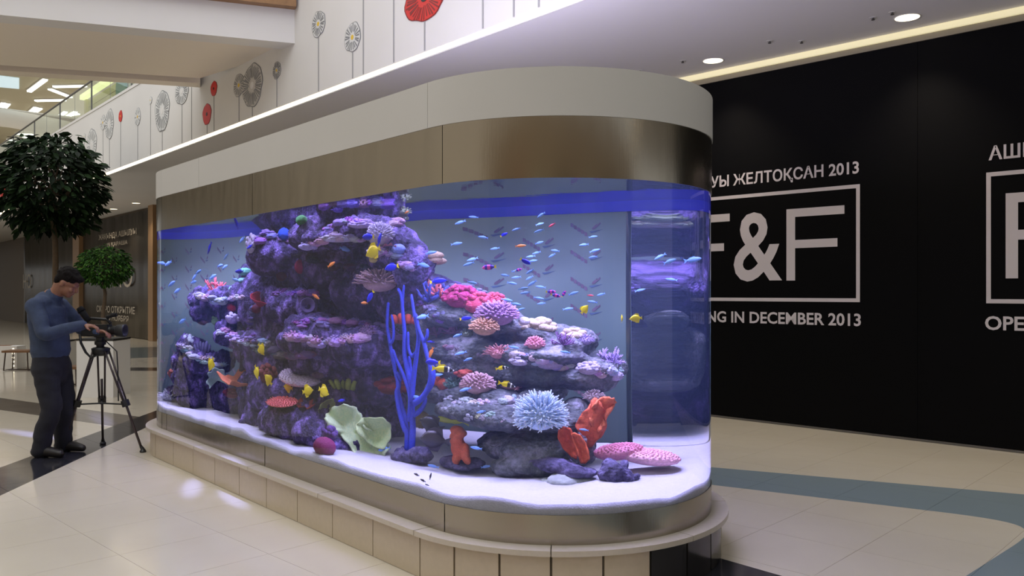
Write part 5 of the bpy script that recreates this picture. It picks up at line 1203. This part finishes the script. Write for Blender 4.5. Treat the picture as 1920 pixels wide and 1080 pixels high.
# ------------------------------------------------------------------ wall behind the camera, seen only in reflections
structure(MB().box((-2, -7, 2.6), (34, .3, 5.2)).build('wall_rear', M('rear_wall', (150, 128, 100), .7)))
for i, (x, c_) in enumerate(((-9, (40, 36, 32)), (-5.5, (170, 40, 40)), (-2.5, (190, 200, 170)), (1.0, (60, 50, 44)), (4.5, (200, 196, 180)), (8, (40, 36, 34)))):
    structure(MB().box((x, -6.8, 1.7), (2.0, .1, 3.4)).build('window_%d' % (i+2), M('reflection_panel_%d' % i, c_, .4)))  # plain coloured panels added to give the steel something to reflect

# ------------------------------------------------------------------ people
def fused(mb, voxel, name, mat, parent, smooth_it=2, wrinkle=0.0, fold=0.0):
    me = mb.mesh('tmp', mat); o = D.objects.new('tmp', me); COL.objects.link(o)
    md = o.modifiers.new('r', 'REMESH'); md.mode = 'VOXEL'; md.voxel_size = voxel
    if smooth_it: sm = o.modifiers.new('s', 'SMOOTH'); sm.iterations = smooth_it; sm.factor = .5
    dg = bpy.context.evaluated_depsgraph_get(); m2 = D.meshes.new_from_object(o.evaluated_get(dg)); D.objects.remove(o); D.meshes.remove(me)
    if wrinkle:
        for v, nrm in zip(m2.vertices, [tuple(n.vector) for n in m2.vertex_normals]):
            p = v.co; v.co += Vector(nrm)*wrinkle*noise.noise(Vector((p.x*9, p.y*9, p.z*16)))
    inv = INV[parent.name]; m2.transform(inv); m2.name = name
    m2.materials.clear(); m2.materials.append(mat); m2.polygons.foreach_set('use_smooth', [True]*len(m2.polygons))
    o = D.objects.new(name, m2); COL.objects.link(o); o.parent = parent; return o
def limb(m, pts, rad, n=14, sub=6):
    """smooth tapering limb with rounded ends"""
    pts = [Vector(p) for p in pts]; f = []; rr = []
    for i in range(len(pts)-1):
        for j in range(sub):
            t = j/sub; a, b, c_, d = pts[max(i-1, 0)], pts[i], pts[i+1], pts[min(i+2, len(pts)-1)]
            f.append(.5*((2*b)+(c_-a)*t+(2*a-5*b+4*c_-d)*t*t+(-a+3*b-3*c_+d)*t**3)); rr.append(rad[i]+(rad[i+1]-rad[i])*t)
    f.append(pts[-1]); rr.append(rad[-1]); m.tube(f, rr, n)
    m.ball(f[0], rr[0], 12, 8); m.ball(f[-1], rr[-1], 12, 8)
m_skin = M('skin', (132, 90, 70), .5, var=.12, vs=12); m_hair = M('dark_hair', (16, 12, 12), .8, bump=.6, bs=90, spec=.15)
m_swe = M('blue_grey_knit', (52, 64, 90), .9, var=.25, vs=26, bump=.25, bs=160); m_jean = M('dark_jeans', (22, 23, 34), .85, var=.3, vs=18, bump=.2, bs=200); m_shoe = M('dark_leather', (24, 20, 20), .45)
YM = 7.58
mp = lambda u, v, dy=0.0: atY(u, v, YM)+Vector((0, dy, 0))
man = thing('person', 'man in blue-grey sweater and dark jeans stooping over a video camera', 'person', (mp(98, 852).x, YM, 0))
b = MB()
# head: skull, jaw, nose, ear, neck; he faces right and looks down
hc = mp(128, 531); hd = Vector((.83, 0, -.56)); hu = Vector((.56, 0, .83)); hs = Vector((0, 1, 0))
H3 = lambda f, u, s=0: hc+hd*f+hu*u+hs*s
rot = Matrix((hd, hs, hu)).transposed().to_4x4()
b.ball(H3(-.012, .03), (.098, .076, .092), 18, 12, rot); b.ball(H3(.025, -.045), (.068, .06, .075), 16, 10, rot); b.ball(H3(.055, -.088), (.036, .04, .032), 12, 8, rot)
limb(b, [H3(.088, .012), H3(.108, -.022), H3(.098, -.034)], [.010, .016, .011], 8, 3)
b.ball(H3(.086, -.058), (.016, .026, .007), 8, 6, rot); b.ball(H3(.084, -.069), (.015, .023, .008), 8, 6, rot)
b.ball(H3(.078, .018), (.018, .058, .010), 10, 6, rot)
for s in (-1, 1): b.ball(H3(-.012, -.012, s*.077), (.022, .010, .034), 10, 8, rot); b.ball(H3(.075, -.03, s*.036), (.02, .022, .02), 8, 6, rot)
limb(b, [mp(96, 556), mp(107, 548), H3(-.05, -.045)], [.075, .062, .062])
pel, ch = mp(97, 686), mp(88, 588)
limb(b, [pel, mp(92, 640), ch, mp(93, 566)], [.10, .09, .09, .06])
def arm(s, elb, wri): 
    sh = mp(86, 574)+Vector((0, s*.17, 0)); return sh, elb, wri
sR, eR, wR = mp(87, 574, -.19), mp(116, 623, -.27), mp(172, 608, -.15)
sL, eL, wL = mp(92, 574, .19), mp(128, 618, .24), mp(172, 622, .10)
for s_, e_, w_ in ((sR, eR, wR), (sL, eL, wL)): limb(b, [s_, e_, w_], [.045, .034, .027])
def hand(m, w_, d, nrm, curl, flip):
    """palm, four fingers and a thumb; d runs along the hand, nrm is the back of the hand"""
    d = d.normalized(); side = d.cross(nrm).normalized()*flip; nrm = side.cross(d).normalized()*flip
    if nrm.z < 0: nrm = -nrm
    for k in (-1, 0, 1): limb(m, [w_+side*.010*k, w_+d*.085+side*.026*k], [.019, .014], 8, 3)
    for k, ln in enumerate((.074, .084, .078, .060)):
        o = w_+d*.088+side*(.030-.020*k); a1, a2, a3 = curl*.5, curl*1.2, curl*1.8
        p1 = o+(d*math.cos(a1)-nrm*math.sin(a1))*ln*.45; p2 = p1+(d*math.cos(a2)-nrm*math.sin(a2))*ln*.32; p3 = p2+(d*math.cos(a3)-nrm*math.sin(a3))*ln*.25
        limb(m, [o-d*.02, p1, p2, p3], [.0095, .0088, .008, .007], 7, 2)
    o = w_+d*.03+side*.024; p1 = o+(d*.6+side*.55-nrm*.5).normalized()*.038; p2 = p1+(d*.85+side*.1-nrm*.5).normalized()*.03
    limb(m, [o, p1, p2], [.013, .011, .009], 7, 3)
hand(b, wR, Vector((.93, .1, -.12)), Vector((0, 0, 1)), .75, 1); hand(b, wL, Vector((.9, -.2, -.05)), Vector((0, .3, 1)), .8, -1)
hipR, kneeR, ankR = mp(97, 690, -.10), mp(110, 765, -.12), mp(92, 838, -.13)
hipL, kneeL, ankL = mp(99, 690, .10), mp(112, 768, .10), mp(103, 838, .15)
for q in ((hipR, kneeR, ankR), (hipL, kneeL, ankL)): limb(b, q, [.085, .055, .038])
for a_ in (ankR, ankL): limb(b, [a_, Vector((a_.x+.06, a_.y, .045)), Vector((a_.x+.17, a_.y-.02, .035))], [.036, .036, .026])
fused(b, .0075, 'body', m_skin, man, 2)
# sweater
b = MB()
limb(b, [mp(95, 664), mp(94, 640), mp(89, 600), mp(91, 570), mp(99, 557)], [.158, .152, .155, .14, .085], 20)
limb(b, [mp(84, 640), mp(80, 600), mp(85, 572)], [.11, .125, .11], 18)
for s in (-1, 1):
    limb(b, [mp(95, 657, s*.045), mp(93, 630, s*.06), mp(89, 590, s*.09), mp(91, 570, s*.10)], [.145, .135, .12, .085], 18)
    limb(b, [mp(90, 566, s*.06), mp(88, 572, s*.19)], [.07, .072], 14)
for s_, e_, w_ in ((sR, eR, wR), (sL, eL, wL)): limb(b, [s_, s_.lerp(e_, .5), e_, e_.lerp(w_, .5), w_-(w_-e_).normalized()*.005], [.078, .07, .062, .052, .044], 14)
fused(b, .010, 'sweater', m_swe, man, 4, .007)
# jeans
b = MB()
limb(b, [mp(97, 668), mp(98, 690), mp(100, 705)], [.145, .15, .12], 18)
for s in (-1, 1): limb(b, [mp(95, 672, s*.05), mp(97, 692, s*.07)], [.13, .135], 16)
for h_, k_, a_ in ((hipR, kneeR, ankR), (hipL, kneeL, ankL)):
    limb(b, [h_, h_.lerp(k_, .5), k_, k_.lerp(a_, .5)+Vector((-.015, 0, 0)), a_+Vector((0, 0, -.01))], [.112, .10, .086, .082, .078], 16)
fused(b, .011, 'jeans', m_jean, man, 4, .008)
# hair
b = MB()
b.ball(H3(-.028, .052), (.105, .086, .088), 18, 12, rot); b.ball(H3(-.075, .0), (.052, .074, .075), 14, 10, rot); b.ball(H3(.045, .085), (.06, .07, .034), 12, 8, rot)
r = rng_of('hair')
for i in range(60):
    d = rdir(r, -.2); p = H3(-.03+d.x*.095, .055+d.z*.08, d.y*.08); b.ball(p, (.022, .018, .016), 6, 5, rot)
fused(b, .008, 'hair', m_hair, man, 1)
for a_ in (ankR, ankL):
    b = MB(); limb(b, [Vector((a_.x-.045, a_.y, .05)), Vector((a_.x+.07, a_.y-.01, .052)), Vector((a_.x+.19, a_.y-.03, .035))], [.048, .05, .034], 14); limb(b, [Vector((a_.x-.02, a_.y, .06)), Vector((a_.x, a_.y, .11))], [.05, .052], 12)
    b.v = [Vector((p.x, p.y, max(.002, p.z))) for p in b.v]; fused(b, .010, 'shoe', m_shoe, man, 1)
for s in (-1, 1): pass

# far passer-by in dark clothes
YP = 77; pp = lambda u, v, dy=0.0: atY(u, v, YP)+Vector((0, dy, 0))
far_p = thing('person', 'distant person in dark clothes standing at the far end of the mall', 'person', (pp(34, 577).x, YP, 0))
x0 = pp(34, 577).x
b = MB(); v_ = lambda x, z, y=0.0: Vector((x0+x, YP+y, z))
b.ball(v_(0, 1.6), (.09, .1, .12), 10, 8); limb(b, [v_(0, 1.38), v_(0, 1.5)], [.07, .06])
limb(b, [v_(0, .9), v_(0, 1.4)], [.15, .19])
for s in (-1, 1):
    limb(b, [v_(s*.22, 1.38), v_(s*.28, 1.1), v_(s*.24, .85)], [.07, .055, .04]); limb(b, [v_(s*.1, .9), v_(s*.12, .48), v_(s*.13, .06)], [.11, .08, .055])
fused(b, .03, 'body', M('far_skin', (90, 70, 60), .6), far_p, 1)
b = MB(); limb(b, [v_(0, .82), v_(0, 1.2), v_(0, 1.44)], [.19, .22, .16])
for s in (-1, 1): limb(b, [v_(s*.22, 1.38), v_(s*.29, 1.1), v_(s*.25, .88)], [.09, .08, .06])
fused(b, .035, 'coat', M('far_dark_coat', (26, 24, 24), .9), far_p, 1)
b = MB()
for s in (-1, 1): limb(b, [v_(s*.1, .9), v_(s*.12, .48), v_(s*.13, .05)], [.13, .10, .08])
fused(b, .035, 'trousers', M('far_dark_coat', (26, 24, 24), .9), far_p, 1)

# ------------------------------------------------------------------ video camera on its tripod
YT = 7.72
tp = lambda u, v, y=YT: atY(u, v, y)
tri = thing('tripod', 'black and grey tripod with spread legs carrying the video camera', 'tripod', (tp(190, 800).x, YT, 0))
m_tl = M('tripod_tube', (74, 66, 66), .35, .7)
apex = tp(189, 657)
for fx, fy, yk in ((115, 848, None), (268, 848, None), (193, 833, None)):
    ft = G(fx, fy); d = (ft-apex); side = d.cross(Vector((0, 0, 1))).normalized(); top = apex+Vector((d.x, d.y, 0)).normalized()*.06; kn = top.lerp(ft, .52)
    m = MB()
    for s in (-1, 1): m.tube([top+side*.032*s, kn+side*.024*s], .0095, 8)
    m.tube([top.lerp(ft, .30), ft+(top-ft).normalized()*.05], .012, 8)
    lg = m.build('leg', m_tl, tri, True)
    m = MB(); u_ = (ft-top).normalized(); rz = math.atan2(side.y, side.x)
    m.tube([kn-u_*.03, kn+u_*.03], .038, 8); m.build('leg_clamp', m_dark, lg, root=tri)
    m = MB(); m.tube([ft+(top-ft).normalized()*.06, ft+Vector((0, 0, .028))], [.014, .018], 8); m.lathe([(.028, .002), (.03, .012), (.014, .035)], (ft.x, ft.y, 0), 12); m.build('foot', m_dark, lg, root=tri)
kn = [apex.lerp(G(*f), .53) for f in ((115, 848), (268, 848), (193, 833))]; mid = sum(kn, Vector())/3
m = MB()
for k in kn: m.tube([mid, k], .008, 6)
m.build('spreader', m_dark, tri)
m = MB(); m.lathe([(.05, -.05), (.075, -.03), (.082, .02), (.06, .03), (.03, .035)], tuple(apex), 16); m.build('bowl', m_dark, tri, True)
m = MB(); hp = tp(188, 643); m.lathe([(.03, -.06), (.036, -.02), (.05, -.015), (.05, .015), (.036, .02), (.04, .05), (.055, .055), (.055, .075), (.01, .075)], tuple(hp), 16); m.box((hp.x+.01, hp.y, hp.z+.075), (.13, .07, .022)); m.build('fluid_head', m_dark, tri)
m = MB(); m.tube([tp(196, 637), tp(219, 659), tp(221, 690), tp(222, 752)], .0055, 6); m.build('pan_bar', m_dark, tri)
vc = thing('video_camera', 'black shoulder video camera with long lens pointing at the aquarium', 'video camera', tp(182, 632))
q = lambda u, v, dy=0.0: tp(u, v)+Vector((0, dy, 0))
m = MB(); c_ = q(181, 619); m.hexa([c_+Vector(p) for p in ((-.125, -.055, -.055), (.14, -.055, -.062), (.14, .055, -.062), (-.125, .055, -.055), (-.105, -.05, .05), (.12, -.05, .055), (.12, .05, .055), (-.105, .05, .05))]); m.box((c_.x-.03, c_.y-.062, c_.z-.01), (.14, .014, .07)); m.box((c_.x+.0, c_.y+.06, c_.z), (.15, .012, .06)); m.build('camera_body', m_dark, vc)
m = MB(); 
def xlathe(m, x0, prof, y, z, n=18):
    k = len(prof); vs = [(x0+a, y+r*math.cos(2*math.pi*j/n), z+r*math.sin(2*math.pi*j/n)) for a, r in prof for j in range(n)]
    m.add(vs, [(i*n+j, i*n+(j+1) % n, (i+1)*n+(j+1) % n, (i+1)*n+j) for i in range(k-1) for j in range(n)]+[tuple(range(n))[::-1], tuple(range((k-1)*n, k*n))])
ln = q(198, 619); xlathe(m, ln.x, [(0, .04), (.03, .046), (.035, .042), (.07, .042), (.075, .046), (.10, .046), (.105, .05)], ln.y, ln.z-.005); m.build('lens', m_dark, vc, True)
m = MB(); xlathe(m, ln.x, [(.105, .05), (.11, .056), (.175, .062), (.185, .062), (.185, .052), (.13, .044)], ln.y, ln.z-.005); m.build('lens_hood', M('rubber', (24, 24, 26), .6), vc, True)
m = MB(); m.tube([q(163, 603), q(170, 597), q(200, 599), q(208, 607)], .014, 8); m.tube([q(200, 599), q(206, 593)], .012, 8); m.build('top_handle', m_dark, vc, True)
m = MB(); m.tube([q(168, 602, -.02), q(160, 590, -.02), q(155, 583, -.02)], [.022, .030, .030], 12); m.tube([q(156, 584, -.02), q(151, 577, -.02)], [.038, .030], 12); m.build('viewfinder', M('foam', (12, 12, 13), .95), vc, True)
m = MB(); m.tube([q(203, 594, -.03), q(219, 591, -.03)], .014, 10); m.tube([q(212, 591, -.03), q(221, 590, -.03)], .019, 10); m.build('microphone', M('foam', (12, 12, 13), .95), vc, True)
m = MB(); m.tube([q(155, 626, -.05), q(158, 642, -.06), q(166, 660, -.05), q(176, 670, -.05), q(186, 664, -.03)], .012, 6); m.build('strap', m_dark, vc, True)

# ------------------------------------------------------------------ trees in white planters, stools
def leaf_mesh(L0, mats):
    m = MB(); m.add([(0, 0, 0), (.32, .21, .03), (.68, .18, .02), (1, 0, -.08), (.68, -.18, .02), (.32, -.21, .03), (.34, 0, -.02), (.68, 0, -.03)],
        [(0, 6, 1), (1, 6, 7, 2), (2, 7, 3), (0, 5, 6), (5, 4, 7, 6), (4, 3, 7)]); m.v = [p*L0 for p in m.v]; return m
def tree(lab, base, planter, zt0, crown_c, crown_r, L0, nl, cols, nstuff, trunk_r):
    t = thing('potted_tree', lab, 'tree', base); r = rng_of(lab)
    w_, h = planter; x, y, z = base
    m = MB(); m.box((x, y, z+h/2), (w_, w_, h)); m.box((x, y, z+h+.004), (w_*.9, w_*.9, .02)); m.build('planter', M('planter_white', (214, 212, 208), .5), t)
    m = MB(); m.box((x, y, z+h+.02), (w_*1.02, w_*1.02, .025)); m.build('planter_cover', m_dark, t)
    m = MB(); top = Vector(crown_c); b0 = Vector((x, y, z+h+.02)); n = 8
    m.tube([b0.lerp(top, i/n)+Vector((.03*math.sin(i*1.7), .03*math.cos(i*2.1), 0))*(1 if 0 < i < n else 0) for i in range(n+1)], [trunk_r*(1-.06*i) for i in range(n+1)], 10); m.build('trunk', M('bark', (92, 76, 58), .8, var=.4, vs=20), t, True)
    m = MB()
    for i in range(26):
        d = rdir(r, -.5); e = top+Vector((d.x*crown_r[0], d.y*crown_r[0], d.z*crown_r[1]))*.8; s_ = top+Vector((0, 0, -crown_r[1]*r.uniform(0, .7)))
        m.tube([s_, s_.lerp(e, .55)+Vector((0, 0, .06)), e], [trunk_r*.35, trunk_r*.2, trunk_r*.08], 5)
    m.build('branches', MATS['bark'], t, True)
    def spot():
        d = rdir(r, -1); q = r.uniform(.25, 1)**.45; k = 1+.18*noise.noise(d*2.3+Vector((zt0, 0, 0)))
        p = top+Vector((d.x*crown_r[0], d.y*crown_r[0], d.z*crown_r[1]))*q*k
        out = Vector((d.x+r.uniform(-.6, .6), d.y+r.uniform(-.6, .6), d.z*.3-.45+r.uniform(-.4, .3))).normalized()
        rot = out.to_track_quat('X', 'Z').to_matrix().to_4x4() @ Matrix.Rotation(r.uniform(-1, 1), 4, 'X')
        return p, rot, q
    ms = [M('leaf_%d_%d_%d' % c_, c_, .7, spec=.12) for c_ in cols]
    base_l = leaf_mesh(L0, ms)
    mes = [base_l.mesh('leaf', k) for k in ms]
    sp = [spot() for i in range(nl+nstuff)]; sp.sort(key=lambda k: k[0].y-.3*k[2])
    for p, rot, q in sp[:nl]:
        o = link('leaf', r.choice(mes), t); o.matrix_local = INV[t.name] @ Matrix.Translation(p) @ rot @ Matrix.Scale(r.uniform(.75, 1.25), 4)
    m = MB()
    for p, rot, q in sp[nl:]:
        m.cur = r.randrange(len(ms)); m.add(base_l.v, base_l.f, Matrix.Translation(p) @ rot @ Matrix.Scale(r.uniform(.75, 1.25), 4))
    o = m.build('foliage', ms, t); o['kind'] = 'stuff'
Yb = 16.5
tree('tall ficus tree with a dark leafy crown in a low white planter behind the man', atY(110, 547+H*F/Yb, Yb), (.46, .5), 1, atY(97, 345, Yb), (.98, 1.05), .20, 290, [(20, 36, 18), (30, 50, 24), (14, 26, 14)], 2300, .075)
Yc = 11.9
tree('small round-headed tree in a tall white cube planter behind the tripod', atY(195, 547+H*F/Yc, Yc), (.52, .80), 5, atY(195, 499, Yc), (.36, .29), .06, 290, [(44, 78, 30), (30, 56, 24), (66, 104, 40)], 2100, .035)
m_sw = M('stool_wood', (120, 84, 54), .5, var=.3, vs=20)
def stool(lab, u0, u1, vt, vb, rz, grp=None):
    y = H*F/(vb-CY); c_ = atY((u0+u1)/2, vb, y); w_ = (u1-u0)*y/F; h = H+(CY-vt)/F*y
    t = thing('stool', lab, 'stool', (c_.x, y, 0), rz, group='wooden stools in the hall')
    MB().box((0, 0, h-.02), (w_, w_*.8, .04)).local('seat', m_sw, t)
    for s in (-1, 1):
        x, yy = s*w_*.40, w_*.30; m = MB()
        m.tube([(x, -yy, h-.04), (x*1.12, -yy*1.15, .012), (x*1.12, yy*1.15, .012), (x, yy, h-.04)], .013, 6); m.local('leg_frame', M('leg_brown', (58, 44, 36), .5), t)
    MB().tube([(-w_*.44, 0, .012), (w_*.44, 0, .012)], .011, 6).local('floor_bar', M('leg_brown', (58, 44, 36), .5), t)
stool('wooden stool with splayed dark legs at the left, just behind the man', 14, 62, 656, 694, .1)
stool('wooden stool cut by the left edge of the picture', -26, 20, 648, 690, .35)
stool('wooden stool between the man and the white cube planter', 112, 158, 686, 722, -.15)
lb = thing('light_box', 'low white box with rows of round lights at the left edge', 'box', atY(-6, 695, H*F/(695-CY)))
c_ = atY(-6, 695, H*F/(695-CY)); MB().box((c_.x, c_.y+.5, .22), (.34, .3, .44)).build('case', m_white, lb)
for i in range(5): MB().ball((c_.x+.1, c_.y+.35, .06+.08*i), (.022, .012, .022), 8, 6).build('lamp', m_lamp, lb)
